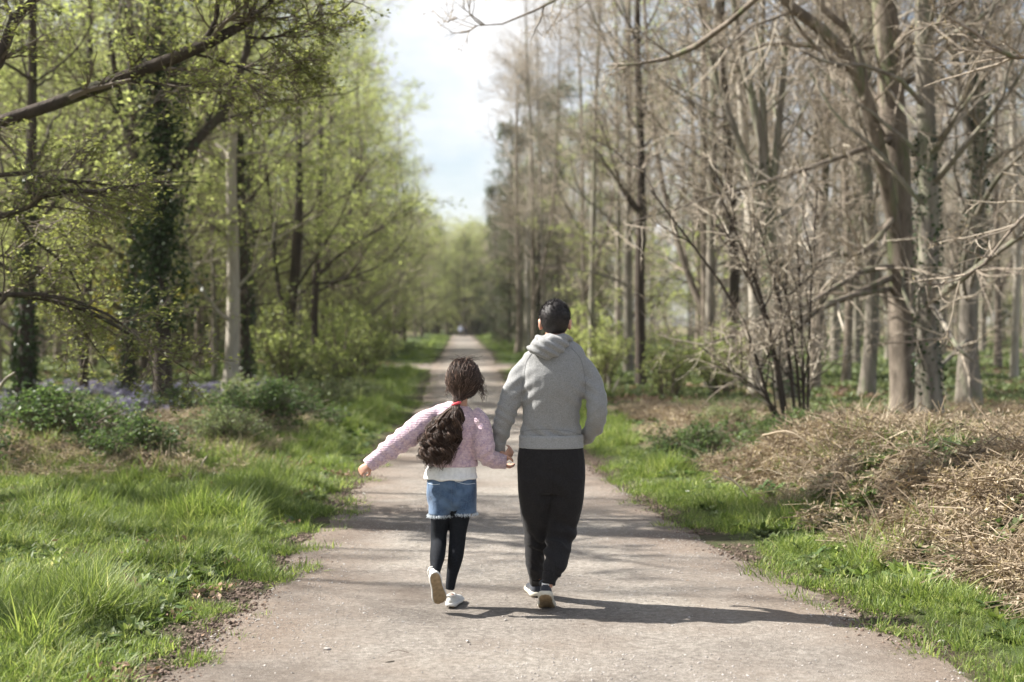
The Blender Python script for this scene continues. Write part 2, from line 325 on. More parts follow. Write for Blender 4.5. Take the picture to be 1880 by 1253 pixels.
# ------------------------------------------------------------------ scatter (stuff)
def proto(name, me): return bpy.data.objects.new(name, me)      # source shape used only by the scatter nodes
def scatter(name, protos, pts, rots, scl, var, label, kind='stuff', thing_loc=(0, 0, 0)):
    pts = np.asarray(pts, np.float32); me = bpy.data.meshes.new(name); me.vertices.add(len(pts)); me.vertices.foreach_set('co', pts.ravel())
    a = me.attributes.new('rot', 'FLOAT_VECTOR', 'POINT'); a.data.foreach_set('vector', np.asarray(rots, np.float32).ravel())
    a = me.attributes.new('scl', 'FLOAT', 'POINT'); a.data.foreach_set('value', np.asarray(scl, np.float32))
    a = me.attributes.new('var', 'INT', 'POINT'); a.data.foreach_set('value', np.asarray(var, np.int32))
    o = link(name, me, None, thing_loc); tag(o, label, kind=kind)
    ng = bpy.data.node_groups.new('scatter_' + name, 'GeometryNodeTree')
    ng.interface.new_socket('Geometry', in_out='INPUT', socket_type='NodeSocketGeometry'); ng.interface.new_socket('Geometry', in_out='OUTPUT', socket_type='NodeSocketGeometry')
    gi = ng.nodes.new('NodeGroupInput'); go = ng.nodes.new('NodeGroupOutput'); jn = ng.nodes.new('GeometryNodeJoinGeometry')
    def attr(n, t): x = ng.nodes.new('GeometryNodeInputNamedAttribute'); x.data_type = t; x.inputs['Name'].default_value = n; return x.outputs[0]
    ra, sa, va = attr('rot', 'FLOAT_VECTOR'), attr('scl', 'FLOAT'), attr('var', 'INT')
    e2r = ng.nodes.new('FunctionNodeEulerToRotation'); ng.links.new(ra, e2r.inputs[0])
    for k, pr in enumerate(protos):
        oi = ng.nodes.new('GeometryNodeObjectInfo'); oi.inputs['Object'].default_value = pr; oi.inputs['As Instance'].default_value = True
        ip = ng.nodes.new('GeometryNodeInstanceOnPoints'); cp = ng.nodes.new('FunctionNodeCompare'); cp.data_type = 'INT'; cp.operation = 'EQUAL'
        ng.links.new(va, cp.inputs[2]); cp.inputs[3].default_value = k
        ng.links.new(gi.outputs[0], ip.inputs['Points']); ng.links.new(cp.outputs[0], ip.inputs['Selection']); ng.links.new(oi.outputs['Geometry'], ip.inputs['Instance'])
        ng.links.new(e2r.outputs[0], ip.inputs['Rotation']); ng.links.new(sa, ip.inputs['Scale']); ng.links.new(ip.outputs[0], jn.inputs[0])
    ng.links.new(jn.outputs[0], go.inputs[0])
    md = o.modifiers.new('scatter', 'NODES'); md.node_group = ng
    return o

def blades(rng, n, rad, h0, h1, w, bend, mat, segs=3, name='tuft', lean=.3):
    """n curved tapering blades rising from a small patch"""
    mb = MB(); a = rng.uniform(0, 2 * np.pi, n); r = rad * np.sqrt(rng.uniform(0, 1, n)); base = np.stack([r * np.cos(a), r * np.sin(a), -0.01 + 0 * a], -1)
    h = rng.uniform(h0, h1, n); az = a + rng.normal(0, .9, n); out = np.stack([np.cos(az), np.sin(az), 0 * az], -1); b = rng.uniform(.2, 1, n) * bend; l = rng.uniform(0, lean, n)
    t = np.linspace(0, 1, segs + 1); wd = np.stack([-np.sin(az + .6 * rng.normal(size=n)), np.cos(az), 0 * az], -1); wd = nrm(wd)
    C = base[:, None] + out[:, None] * ((l[:, None] * t + b[:, None] * t ** 2) * h[:, None])[..., None] + np.array([0, 0, 1.]) * (h[:, None] * (t - .5 * b[:, None] * t ** 2))[..., None]
    ww = w * (1 - t ** 1.5 * .96)[None, :, None] * wd[:, None] * rng.uniform(.7, 1.3, (n, 1, 1)); V = np.stack([C - ww, C + ww], 2)
    i = (np.arange(n) * (segs + 1) * 2)[:, None] + (np.arange(segs) * 2)[None]
    mb.add(V, Q=np.stack([i, i + 1, i + 3, i + 2], -1)); return mb

def leafset(mb, rng, C, size, m=0, up=.6, aspect=.55, axis_=None):
    """diamond leaves with a fold along the midrib at centres C"""
    n = len(C)
    if n == 0: return
    nz = nrm(rng.normal(size=(n, 3)) * (1 - up) + np.array([0, 0, 1.]) * up * 1.2)
    d = rng.normal(size=(n, 3)) if axis_ is None else axis_ + .5 * rng.normal(size=(n, 3)); d = nrm(d - nz * (d * nz).sum(-1, keepdims=True)); s = np.cross(nz, d)
    L = size * rng.uniform(.6, 1.3, (n, 1)); w = L * aspect
    V = np.stack([C, C + d * L * .5 + s * w * .5 + nz * w * .12, C + d * L, C + d * L * .5 - s * w * .5 + nz * w * .12], 1)
    i = np.arange(n) * 4; mb.add(V, T=np.concatenate([np.stack([i, i + 1, i + 2], -1), np.stack([i, i + 2, i + 3], -1)]), m=m)

# ------------------------------------------------------------------ trees
def spawn(rng, P, Rr, count, t0, t1, ang, L, n, ratio, up, wig, rmin, flat=0., short=.6, taper=.3, acut=.2, cap=9.):
    M, m_, _ = P.shape; idx = np.repeat(np.arange(M), count); K = len(idx)
    t = rng.uniform(t0, t1, K); f = t * (m_ - 1); i = np.minimum(f.astype(int), m_ - 2); w = (f - i)[:, None]
    pos = P[idx, i] * (1 - w) + P[idx, i + 1] * w; T = nrm(P[idx, i + 1] - P[idx, i]); r = Rr[idx, i] * (1 - w[:, 0]) + Rr[idx, i + 1] * w[:, 0]
    v = rng.normal(size=(K, 3)); v[:, 2] *= 1 - flat; v = nrm(v - T * (v * T).sum(-1, keepdims=True))
    a = ang + rng.normal(0, acut, K)[:, None]; D = nrm(np.cos(a) * T + np.sin(a) * v)
    Len = L * rng.uniform(.55, 1.2, K) * (1 - short * t)
    r0 = np.clip(r * ratio * rng.uniform(.6, 1.1, K), rmin, np.minimum(np.maximum(r * .9, rmin), cap))
    out = np.empty((K, n, 3)); out[:, 0] = pos; st = (Len / (n - 1))[:, None]
    for k in range(1, n):
        D = nrm(D + rng.normal(0, wig, (K, 3)) + np.array([0, 0, up])); out[:, k] = out[:, k - 1] + D * st
    rad = r0[:, None] * np.linspace(1, taper, n)[None]; return out, rad

def tree_meshes(rng, stems, limbs=None, nlimb=24, t0=.3, limbL=5., ang=.9, up=.08, n2=7, L2=2.2, n3=6, L3=1.0, n4=4, L4=.5, leaf=0, leafsize=.07, leafmat=None,
                twigmat=None, bark=None, flat=.2, rmin=.0045, origin=(0, 0, 0), sides=10, wig=.1, short=.6, leafup=.7, buds=0, droop=0., name='tree', stem_n=14):
    """stems: list of polylines with radius in the 4th column; returns trunk mesh and crown mesh"""
    S = np.stack([cat_rom(s, stem_n) for s in stems]); P0, R0 = S[..., :3], np.maximum(S[..., 3], .012)
    tb = MB(); tubes(tb, P0, R0, sides, 0, .035, rng)
    P1, R1 = spawn(rng, P0, R0, nlimb, t0, .98, ang, limbL, 9, .42, up, wig * 1.25, .014, flat, short, cap=.045)
    if limbs:
        S = np.stack([cat_rom(s, 9) for s in limbs]); S[:, -3:, 3] *= np.array([.85, .6, .2]); P1 = np.concatenate([P1, S[..., :3]]); R1 = np.concatenate([R1, S[..., 3]])
    tubes(tb, P1, R1, 6)
    P2, R2 = spawn(rng, P1, R1, n2, .15, .98, .8, L2, 6, .55, up * .6 - droop, wig * 1.4, .008 if leaf else .011, flat)
    cb = MB(); tubes(cb, P2, R2, 4)
    P3, R3 = spawn(rng, P2, R2, n3, .1, .98, .75, L3, 4, .55, .03 - droop, wig * 1.5, .0055, flat)
    tubes(cb, P3, R3, 3)
    P4, R4 = spawn(rng, P3, R3, n4, .1, 1., .7, L4, 3, .6, .02, wig * 1.8, rmin, flat)
    tubes(cb, P4, R4, 3)
    if leaf:
        K = len(P4) * leaf; i = rng.integers(0, len(P4), K); t = rng.uniform(.1, 1, (K, 1)); C = P4[i, 0] * (1 - t) + P4[i, 2] * t + rng.normal(0, .02, (K, 3))
        leafset(cb, rng, C, leafsize, 1, leafup)
    if buds:
        K = len(P4) * buds; i = rng.integers(0, len(P4), K); t = rng.uniform(.1, 1, (K, 1)); C = P4[i, 0] * (1 - t) + P4[i, 2] * t
        leafset(cb, rng, C, .035, 1, .1, .35)
    return tb.mesh(name + '_trunk', [bark or M_BARK], origin=origin), cb.mesh(name + '_crown', [twigmat or M_TWIG, leafmat or (M_LEAF if leaf else M_BUD)], smooth=False, origin=origin)

def make_tree(name, loc, tm, cm, label, cat='tree', group=None, rz=0, s=1., ivy=None):
    o = empty(name, loc); o.rotation_euler = (0, 0, rz); o.scale = (s, s, s); tag(o, label, cat, group)
    link('trunk', tm, o); link('crown', cm, o)
    if ivy: link('ivy', ivy, o)
    return o

def ivy_mesh(rng, stems, n, spread, size=.07, origin=(0, 0, 0), z0=0, z1=99, t0=0., t1=1., bulge=0.):
    mb = MB(); S = np.stack([cat_rom(s, 24) for s in stems]); K = n; i = rng.integers(0, len(S), K); f = rng.uniform(t0, t1, K) * 22.99; j = f.astype(int); w = (f - j)[:, None]
    q = S[i, j] * (1 - w) + S[i, j + 1] * w; a = rng.uniform(0, 2 * np.pi, K); cl = .35 + .65 * vnoise(q[:, 2] * 2.1 + a, a * 1.3, 5)
    rr = q[:, 3] + np.abs(rng.normal(0, spread, K)) * cl * (1 + bulge * vnoise(q[:, 2] * .9, q[:, 2] * 0, 2)) + .01
    C = q[:, :3] + np.stack([np.cos(a) * rr, np.sin(a) * rr, rng.normal(0, .05, K)], -1)
    leafset(mb, rng, C, size, 0, .25, .8); return mb.mesh('ivy', [M_IVY], smooth=False, origin=origin)

def auto_trunk(rng, h, r, lean=.25):
    n = 8; t = np.linspace(0, 1, n); xy = np.cumsum(rng.normal(0, lean * .35, (n, 2)), 0) * t[:, None]; xy -= xy[0]
    rad = r * (1 - .88 * t ** .9); rad[0] *= 1.5; z = t * h; z[0] = -.15
    tt = np.concatenate([xy, z[:, None], rad[:, None]], 1)
    ex = tt[0] * .75 + tt[1] * .25; ex[3] = r * 1.08; return np.vstack([tt[0], ex, tt[1:]])

rng = np.random.default_rng(11)
BARE, LEAFY, CONIFER, POLE = [], [], [], []
for k in range(5):
    h = rng.uniform(17, 21)
    st = [auto_trunk(rng, h, rng.uniform(.11, .16))]
    if k in (1, 3):
        z = rng.uniform(3, 6); b = cat_rom(st[0], 30); j = int(30 * z / h); q = b[j]; d = rng.normal(0, 1, 2); d /= np.linalg.norm(d)
        st.append(np.array([[q[0], q[1], q[2], q[3] * .8], [q[0] + d[0] * .8, q[1] + d[1] * .8, q[2] + 2, q[3] * .65], [q[0] + d[0] * 1.6, q[1] + d[1] * 1.6, q[2] + 5.5, .06], [q[0] + d[0] * 2.2, q[1] + d[1] * 2.2, h * .9, .02]]))
    BARE.append(tree_meshes(rng, st, nlimb=25 // len(st), t0=.16, limbL=5.5, ang=.95, up=.09, n2=7, n3=5, L3=1.1, n4=5, L4=.65, rmin=.0036, bark=M_BARK if k % 2 else M_BARKM, buds=1, name='bare_tree'))
for k in range(4):
    h = rng.uniform(15, 19); st = [auto_trunk(rng, h, rng.uniform(.13, .19), .35)]
    LEAFY.append(tree_meshes(rng, st, nlimb=34, t0=.13, limbL=6.0, ang=1.15, up=.05, n2=7, n3=5, L3=1.1, n4=3, L4=.6, leaf=5, leafsize=.095, bark=M_BARKD if k % 2 else M_BARK, twigmat=M_TWIGD if k % 2 else M_TWIG, flat=.45, short=.5, name='leafy_tree'))
for k in range(2):
    h = rng.uniform(15, 17); st = [auto_trunk(rng, h, .15, .1)]
    CONIFER.append(tree_meshes(rng, st, nlimb=70, t0=.1, limbL=3.4, ang=1.45, up=-.01, n2=7, n3=4, L3=.6, n4=2, L4=.4, leaf=9, leafsize=.10, leafmat=M_CONIF, bark=M_BARKD, flat=.2, short=.85, name='conifer', L2=1.3))
for k in range(2):
    h = rng.uniform(15, 18); st = [auto_trunk(rng, h, .09, .3)]
    POLE.append(tree_meshes(rng, st, nlimb=22, t0=.3, limbL=2.6, ang=.7, up=.12, n2=5, n3=5, L3=.8, n4=4, L4=.5, bark=M_BARKM, buds=1, name='pole_tree'))

placed = [(1.6, 72), (4.2, 56.5), (4.6, 33), (3.6, 44), (2.8, 50), (3.2, 63), (5.6, 41)]
def free(x, y, r):
    return all((x - a) ** 2 + (y - b) ** 2 > r * r for a, b in placed)

# --- key trees on the right, traced at their own distance
def S_(d, pts, rpx, y0=None):
    """stem from pixel points with half widths in pixels; distances may vary per point (4-tuples)"""
    out = []
    for q in pts:
        dd = q[3] if len(q) > 3 else d; w = W(q[0], q[1], dd); out.append([w[0], w[1], w[2], q[2] * dd / FPX])
    return np.array(out)
def ext(st, h, dx=0, dy=0, r=.02):
    """carry a stem on upward above the frame"""
    st = np.asarray(st); e = st[-1].copy(); return np.vstack([st, [e[0] + dx * .5, e[1] + dy * .5, (e[2] + h) / 2, (e[3] + r) / 2], [e[0] + dx, e[1] + dy, h, r]])
def key_tree(name, stems, label, ivy=None, group=None, seed=1, **kw):
    rg = np.random.default_rng(seed); o0 = stems[0][0][:3].copy(); gz = Hs(o0[0], o0[1]); 
    for s in stems:
        if s[0][2] < gz + .6: s[0][2] = gz - .15
    o0[2] = gz
    tm, cm = tree_meshes(rg, stems, origin=o0, **kw)
    iv = ivy_mesh(rg, origin=o0, **ivy) if ivy else None
    placed.append((o0[0], o0[1])); return make_tree(name, tuple(o0), tm, cm, label, 'tree', group, ivy=iv)

A = ext(S_(24, [(1668, 790, 42), (1664, 720, 30), (1656, 560, 25), (1652, 400, 25), (1642, 250, 24), (1633, 120, 23), (1622, 0, 22)], 1), 19, -.6, 1)
A2 = ext(S_(24, [(1652, 470, 14), (1625, 330, 13, 23.6), (1608, 250, 13, 23.2), (1575, 140, 13, 23), (1520, 65, 12, 22.6), (1450, 10, 10, 22.2), (1400, -60, 8, 22)], 1), 12, -2.5, -1)
A3 = S_(24, [(1588, 185, 7, 23), (1584, 130, 7, 23), (1560, 60, 6, 23), (1500, 0, 6, 23), (1480, -120, 3, 23)], 1)
AL = [S_(24, [(1645, 505, 7), (1560, 545, 6, 23), (1470, 580, 5, 22), (1370, 610, 4, 21), (1270, 640, 2.5, 20)], 1),
      S_(24, [(1642, 490, 6), (1580, 500, 6, 23), (1480, 560, 4, 22), (1380, 590, 3, 22), (1300, 625, 2, 21)], 1),
      S_(24, [(1640, 530, 6), (1540, 550, 5, 22.5), (1450, 605, 4, 21), (1400, 640, 2, 20.5)], 1),
      S_(24, [(1655, 380, 6), (1590, 460, 6, 23), (1520, 470, 5, 22), (1440, 520, 3, 21)], 1),
      S_(24, [(1650, 250, 6), (1540, 290, 5, 23), (1420, 330, 4, 22), (1250, 380, 3, 21), (1120, 420, 2, 20)], 1),
      S_(24, [(1636, 100, 8), (1690, 30, 7, 23), (1720, -10, 6, 23), (1760, -90, 4, 23)], 1),
      S_(24, [(1640, 85, 5), (1560, 88, 5, 24), (1480, 84, 5, 24), (1410, 80, 4, 24), (1340, 110, 2, 24)], 1)]
key_tree('beech_tree', [A, A2, A3], 'largest beech on the right, thick grey trunk with a dark limb leaning left', seed=3, limbs=AL, nlimb=8, t0=.35, limbL=5, n2=7, n3=5, n4=3, L2=1.9, L3=1., L4=.5, up=.04, buds=1)
B = ext(S_(23, [(1708, 770, 30), (1704, 700, 22), (1700, 560, 19), (1706, 400, 18), (1700, 250, 17), (1698, 120, 16), (1694, 0, 15)], 1), 17, .8, 1)
BL = [S_(23, [(1700, 545, 6), (1730, 590, 5, 22), (1760, 640, 4, 21), (1790, 665, 2.5, 21)], 1),
      S_(23, [(1702, 560, 7), (1770, 510, 6, 22), (1830, 465, 5, 21), (1900, 420, 5, 20), (1980, 400, 4, 19)], 1),
      S_(23, [(1705, 300, 6), (1760, 200, 5, 22.5), (1800, 70, 4, 22), (1840, -30, 3, 22)], 1)]
key_tree('beech_tree', [B], 'straight beech with light green moss, touching the right side of the largest trunk', ivy=dict(stems=[B], n=900, spread=.05, t0=.1, t1=.5), seed=4, limbs=BL, nlimb=26, t0=.15, limbL=4, n2=6, n3=5, n4=3, bark=M_BARKM, buds=1)
C1 = ext(S_(27, [(1448, 765, 22), (1440, 700, 19), (1430, 600, 16), (1415, 470, 14), (1406, 350, 11), (1398, 250, 9), (1368, 130, 7), (1345, 0, 5)], 1), 14, -1, .5)
C2 = ext(S_(27, [(1412, 430, 9), (1424, 300, 7), (1436, 160, 6), (1450, 0, 5)], 1), 15, .6, 0)
C3 = ext(S_(27, [(1412, 480, 8), (1385, 340, 6.5), (1350, 240, 6), (1310, 130, 5), (1280, 0, 4)], 1), 13, -1.5, 0)
C4 = ext(S_(27, [(1408, 340, 7), (1402, 220, 6), (1398, 90, 5), (1402, 0, 4)], 1), 15, 0, 0)
key_tree('hornbeam_tree', [C1, C2, C3, C4], 'pale mossy tree forking into many upright stems behind the thin leaning shoots', ivy=dict(stems=[C1], n=700, spread=.05, t0=.05, t1=.5), seed=5, nlimb=11, t0=.2, limbL=3.6, n2=6, n3=5, n4=3, up=.1, bark=M_BARKM, buds=1)
D = ext(S_(26, [(1776, 735, 30), (1778, 680, 20), (1778, 560, 17), (1790, 400, 15), (1800, 250, 13), (1790, 100, 11), (1788, 0, 10)], 1), 16, 0, 1)
D2 = ext(S_(26, [(1796, 320, 9), (1770, 200, 8), (1752, 90, 7), (1745, 0, 7)], 1), 15, -1, 0)
DL = [S_(26, [(1790, 400, 6), (1830, 330, 5, 25), (1870, 290, 4, 24), (1930, 230, 3, 23)], 1), S_(26, [(1780, 620, 5), (1740, 660, 4, 25), (1700, 690, 3, 24)], 1)]
key_tree('hornbeam_tree', [D, D2], 'ivy speckled trunk with a wide flared foot right of the largest beech', ivy=dict(stems=[D], n=1800, spread=.10, t0=.3, t1=.75), seed=6, limbs=DL, nlimb=14, t0=.2, limbL=4.5, n2=6, n3=5, n4=3, bark=M_BARKM, buds=1)
key_tree('hornbeam_tree', [ext(S_(30, [(1590, 742, 20), (1594, 690, 15), (1600, 600, 13), (1600, 450, 12), (1588, 300, 11), (1590, 150, 10), (1595, 0, 9)], 1), 17, 0, 0)],
         'mossy trunk standing just left of the largest beech', seed=7, nlimb=26, t0=.25, limbL=4, n2=6, n3=6, n4=4, bark=M_BARKM, buds=1)
thin = [((1494, 712, 13), (1500, 650, 9), (1508, 500, 8), (1515, 330, 8), (1520, 150, 7), (1522, 0, 6), 34, 'slim dark trunk with a flared foot, first right of the forked mossy tree', M_BARK),
        ((1551, 692, 11), (1556, 640, 8), (1560, 500, 8), (1552, 330, 7), (1548, 150, 6), (1545, 0, 6), 38, 'thin trunk with a pale foot, second left of the thickest beech', M_BARK),
        ((1336, 725, 12), (1342, 660, 9), (1350, 500, 9), (1340, 330, 8), (1330, 150, 7), (1325, 0, 6), 33, 'dark slim trunk left of the forked mossy tree, furthest left of the near trunks', M_BARKD),
        ((1386, 735, 15), (1388, 660, 13), (1385, 500, 12), (1372, 330, 10), (1360, 150, 8), (1350, 0, 7), 31, 'pale straight trunk directly left of the forked mossy tree', M_BARKP),
        ((1862, 668, 9), (1864, 610, 7), (1868, 450, 7), (1862, 300, 6), (1858, 150, 6), (1850, 0, 5), 40, 'thin pale trunk by the right edge of the picture', M_BARKP),
        ((1177, 712, 13), (1176, 650, 10), (1174, 500, 9), (1178, 330, 8), (1172, 150, 6), (1170, 0, 5), 36, 'dark trunk standing among green leaves right of the man in grey', M_BARKD),
        ((967, 636, 8), (968, 600, 5.5), (968, 470, 5), (970, 420, 4), (972, 330, 3), (975, 250, 2), 80, 'bright cream trunk beside the path behind the head of the man', M_BARKP),
        ((951, 638, 9), (954, 600, 6), (951, 470, 5), (948, 330, 4), (948, 250, 3), (950, 180, 2), 76, 'dark straight trunk next to the bright cream one beside the path', M_BARK)]
for k, t in enumerate(thin):
    d = t[6]; st = S_(d, t[:6], 1); hgt = 17 if d < 60 else 15
    if st[-1][2] < hgt: st = ext(st, hgt)
    key_tree('hornbeam_tree' if k < 6 else 'beech_tree', [st], t[7], seed=20 + k, nlimb=24, t0=.3, limbL=3.4, n2=6, n3=5, n4=4 if d < 60 else 3, bark=t[8], buds=1, up=.1)

# --- key trees on the left
E = ext(S_(30, [(424, 722, 26), (424, 690, 15), (428, 600, 12), (428, 450, 11), (424, 330, 10), (428, 230, 8), (430, 120, 6)], 1), 15, 0, 0)
key_tree('birch_tree', [E], 'pale cream sunlit trunk with a flared foot on the left of the path', seed=31, nlimb=22, t0=.25, limbL=4.5, ang=1.2, n2=6, n3=5, n4=3, leaf=5, leafsize=.09, bark=M_BARKP, flat=.4)
E2 = ext(S_(32, [(452, 706, 16), (449, 650, 11), (446, 500, 10), (440, 330, 10), (436, 200, 8), (436, 100, 6)], 1), 16, 0, 0)
key_tree('ivy_clad_tree', [E2], 'dark ivy clad trunk just behind the pale cream trunk', ivy=dict(stems=[E2], n=1800, spread=.10, t0=.0, t1=.6), seed=32, nlimb=20, t0=.3, limbL=4, n2=6, n3=5, n4=3, leaf=5, leafsize=.09, bark=M_BARKD, twigmat=M_TWIGD)
I = ext(S_(26, [(300, 700, 20), (296, 600, 15), (290, 480, 15), (292, 380, 15), (298, 270, 13), (300, 150, 12), (290, 60, 10)], 1), 15, 0, 0)
I2 = S_(26, [(296, 330, 11), (360, 260, 9), (420, 190, 8), (450, 100, 6), (470, 0, 4)], 1); I3 = S_(26, [(293, 400, 10), (250, 300, 8), (220, 180, 6), (200, 60, 4)], 1)
key_tree('ivy_clad_tree', [I, I2, I3], 'dark tree thickly wrapped in ivy with forking limbs left of the pale cream trunk', ivy=dict(stems=[I], n=11000, spread=.22, t0=.12, t1=.95, bulge=2.2, size=.085), seed=33, nlimb=10, t0=.35, limbL=4, n2=6, n3=5, n4=3, leaf=3, leafsize=.08, bark=M_BARKD, twigmat=M_TWIGD)
lt = [((298, 668, 9), (306, 610, 6), (312, 520, 6), (300, 430, 6), (290, 300, 5), (285, 100, 4), 34, 'thin pale bent trunk in front of the ivy wrapped tree', M_BARKP, 3),
      ((280, 656, 8), (284, 600, 6), (288, 500, 6), (290, 430, 5), (280, 300, 5), (270, 100, 4), 36, 'second thin greyish trunk left of the thin pale bent one', M_BARK, 3),
      ((528, 668, 13), (528, 620, 9), (536, 560, 9), (545, 450, 9), (550, 330, 7), (545, 100, 5), 36, 'dark trunk with a low fork, first right of the pale cream trunk', M_BARKD, 6),
      ((580, 652, 10), (578, 610, 6), (578, 540, 7), (584, 450, 7), (588, 330, 6), (590, 100, 4), 42, 'dark slim trunk, second right of the pale cream trunk', M_BARKD, 6),
      ((456, 640, 10), (457, 600, 8), (458, 540, 8), (460, 470, 8), (462, 330, 7), (460, 100, 5), 46, 'black ivy covered trunk seen between the cream trunk and the forked dark one', M_BARKD, 5),
      ((42, 748, 20), (44, 700, 16), (48, 620, 14), (50, 480, 12), (56, 330, 10), (60, 100, 8), 24, 'dark stout trunk near the left edge of the picture', M_BARKD, 4),
      ((232, 700, 14), (238, 660, 10), (240, 560, 9), (246, 450, 9), (250, 330, 8), (240, 100, 6), 29, 'dark trunk leaning left behind the drooping leafy branches', M_BARKD, 4),
      ((150, 690, 10), (156, 640, 8), (160, 540, 8), (166, 450, 8), (170, 330, 7), (165, 100, 6), 31, 'dark trunk between the stout edge trunk and the leaning one on the left', M_BARKD, 4)]
for k, t in enumerate(lt):
    d = t[6]; st = ext(S_(d, t[:6], 1), 15); ss = [st]
    if k == 2: ss.append(ext(S_(d, [(533, 590, 6), (515, 545, 5), (505, 480, 4), (498, 380, 3)], 1), 12, -1))
    key_tree('leafy_tree', ss, t[7], seed=40 + k, nlimb=24 // len(ss), t0=.22, limbL=4.5, ang=1.15, n2=6, n3=5, n4=3, leaf=t[9], leafsize=.09, bark=t[8], twigmat=M_TWIGD, flat=.4,
             ivy=dict(stems=[st], n=2200, spread=.09, t0=.0, t1=.6) if k in (4, 5, 6) else None)

# near overhanging tree, trunk just left of the frame, limbs crossing the upper left
T0 = np.array([[-7.2, 12.6, -.2, .42], [-7.1, 12.6, 1.0, .30], [-6.9, 12.5, 3.5, .26], [-6.7, 12.4, 7, .2], [-6.5, 12.2, 11, .12], [-6.6, 12, 15, .03]])
NL = [np.vstack([[-6.95, 12.5, 2.4, .15], S_(12.4, [(0, 222, 11), (120, 185, 13), (270, 125, 12), (350, 95, 12), (430, 55, 10), (480, 20, 9), (560, -60, 7)], 1)]),
      np.vstack([[-6.8, 12.4, 3.3, .1], S_(12, [(-60, 150, 9), (0, 110, 11), (22, 40, 9), (70, -5, 8), (140, -60, 6)], 1)]),
      S_(12.4, [(360, 92, 6), (385, 60, 5), (400, 20, 4), (395, -30, 3)], 1), S_(12.4, [(450, 68, 3), (500, 70, 3), (550, 50, 2), (590, 20, 1)], 1),
      S_(12.4, [(240, 150, 4), (330, 155, 3), (400, 158, 2.5), (480, 140, 1.5)], 1), S_(12.4, [(360, 100, 3), (430, 120, 2.5), (480, 140, 2), (530, 165, 1)], 1),
      np.vstack([[-6.9, 12.5, 1.9, .09], S_(12, [(0, 405, 5), (60, 368, 5), (130, 350, 5), (190, 352, 4.5), (270, 335, 3.5), (380, 335, 2)], 1)]),
      np.vstack([[-6.9, 12.5, 2.2, .08], S_(12.3, [(0, 322, 5), (80, 330, 4), (160, 335, 4), (230, 345, 2.5)], 1)]),
      np.vstack([[-6.9, 12.5, 2.0, .08], S_(12.6, [(-40, 540, 6), (60, 545, 5), (160, 570, 4.5), (230, 610, 3), (330, 670, 2), (380, 700, 1.5)], 1)]),
      np.vstack([[-6.9, 12.5, 1.8, .07], S_(12.2, [(-40, 560, 5), (20, 540, 5), (120, 548, 4), (220, 590, 3), (280, 650, 1.5)], 1)]),
      np.vstack([[-6.9, 12.5, 2.1, .07], S_(13, [(-40, 470, 5), (40, 480, 4), (110, 540, 3.5), (160, 620, 3), (210, 680, 1.5)], 1)]),
      np.vstack([[-6.9, 12.5, 2.6, .06], S_(12.7, [(-30, 380, 4), (60, 440, 3), (130, 500, 3), (170, 590, 2)], 1)])]
key_tree('beech_tree', [T0], 'near leafy beech whose dark limbs sweep in over the upper left of the picture', seed=60, limbs=NL * 1, nlimb=8, t0=.45, limbL=3.6, n2=9, L2=.95, n3=7, L3=.5, n4=4, L4=.26, leaf=5, leafsize=.05, leafmat=M_LEAFD,
         bark=M_BARKD, twigmat=M_TWIGD, flat=.3, rmin=.0025, droop=.03, short=.35)
# near bare tree outside the right edge with a branch hanging in from above
NR = np.array([[6.6, 14, .2, .30], [6.5, 14, 2, .22], [6.3, 14, 6, .18], [6.1, 14, 10, .12], [6.0, 14, 15, .03]])
NRL = [np.vstack([[6.3, 14, 6.2, .07], S_(14, [(1960, 60, 6), (1860, 105, 5), (1790, 60, 4), (1720, 20, 3)], 1)]),
       np.vstack([[6.4, 14, 4.2, .06], S_(14, [(1990, 330, 5), (1900, 380, 4), (1850, 430, 3), (1790, 500, 3), (1700, 530, 2)], 1)]),
       np.vstack([[6.2, 14, 8, .08], S_(15, [(1750, -160, 7), (1500, -90, 6, 16), (1340, 40, 5, 17), (1260, 95, 6, 18), (1190, 115, 5, 18), (1110, 122, 3, 18)], 1)]),
       np.vstack([[6.1, 14, 9, .07], S_(16, [(1500, -220, 6), (1250, -100, 4), (1060, -20, 3), (960, 30, 2), (890, 50, 1.5), (830, 30, 1)], 1)])]
key_tree('beech_tree', [NR], 'bare tree at the right edge sending thin twigs across the upper right', seed=61, limbs=NRL, nlimb=3, t0=.5, limbL=3, n2=8, n3=4, n4=3, L2=1.2, L3=.5, L4=.3, rmin=.003, bark=M_BARK, buds=1, short=.35)

# thin leaning shoots (coppice) on the right bank
sh = []
for (bx, tx, ty, r) in [(1452, 1195, 350, 4), (1458, 1310, 330, 4.5), (1462, 1330, 420, 4), (1470, 1390, 400, 3.5), (1474, 1440, 520, 3.5), (1478, 1462, 420, 3.5), (1448, 1290, 640, 3.5), (1480, 1500, 350, 3)]:
    d = 19; my = (790 + ty) / 2; mx = bx + (tx - bx) * .38
    sh.append(S_(d, [(bx, 815, r + 1), (bx + (mx - bx) * .35, 760, r), (mx, my, r * .8), (tx, ty, r * .35)], 1))
key_tree('coppice_shrub', sh, 'clump of thin dark shoots fanning up and left from one root on the right bank', seed=70, nlimb=7, t0=.35, limbL=1.6, n2=4, L2=.8, n3=4, L3=.4, n4=2, L4=.25, rmin=.003, bark=M_BARKD, sides=6, ang=.6, stem_n=9)

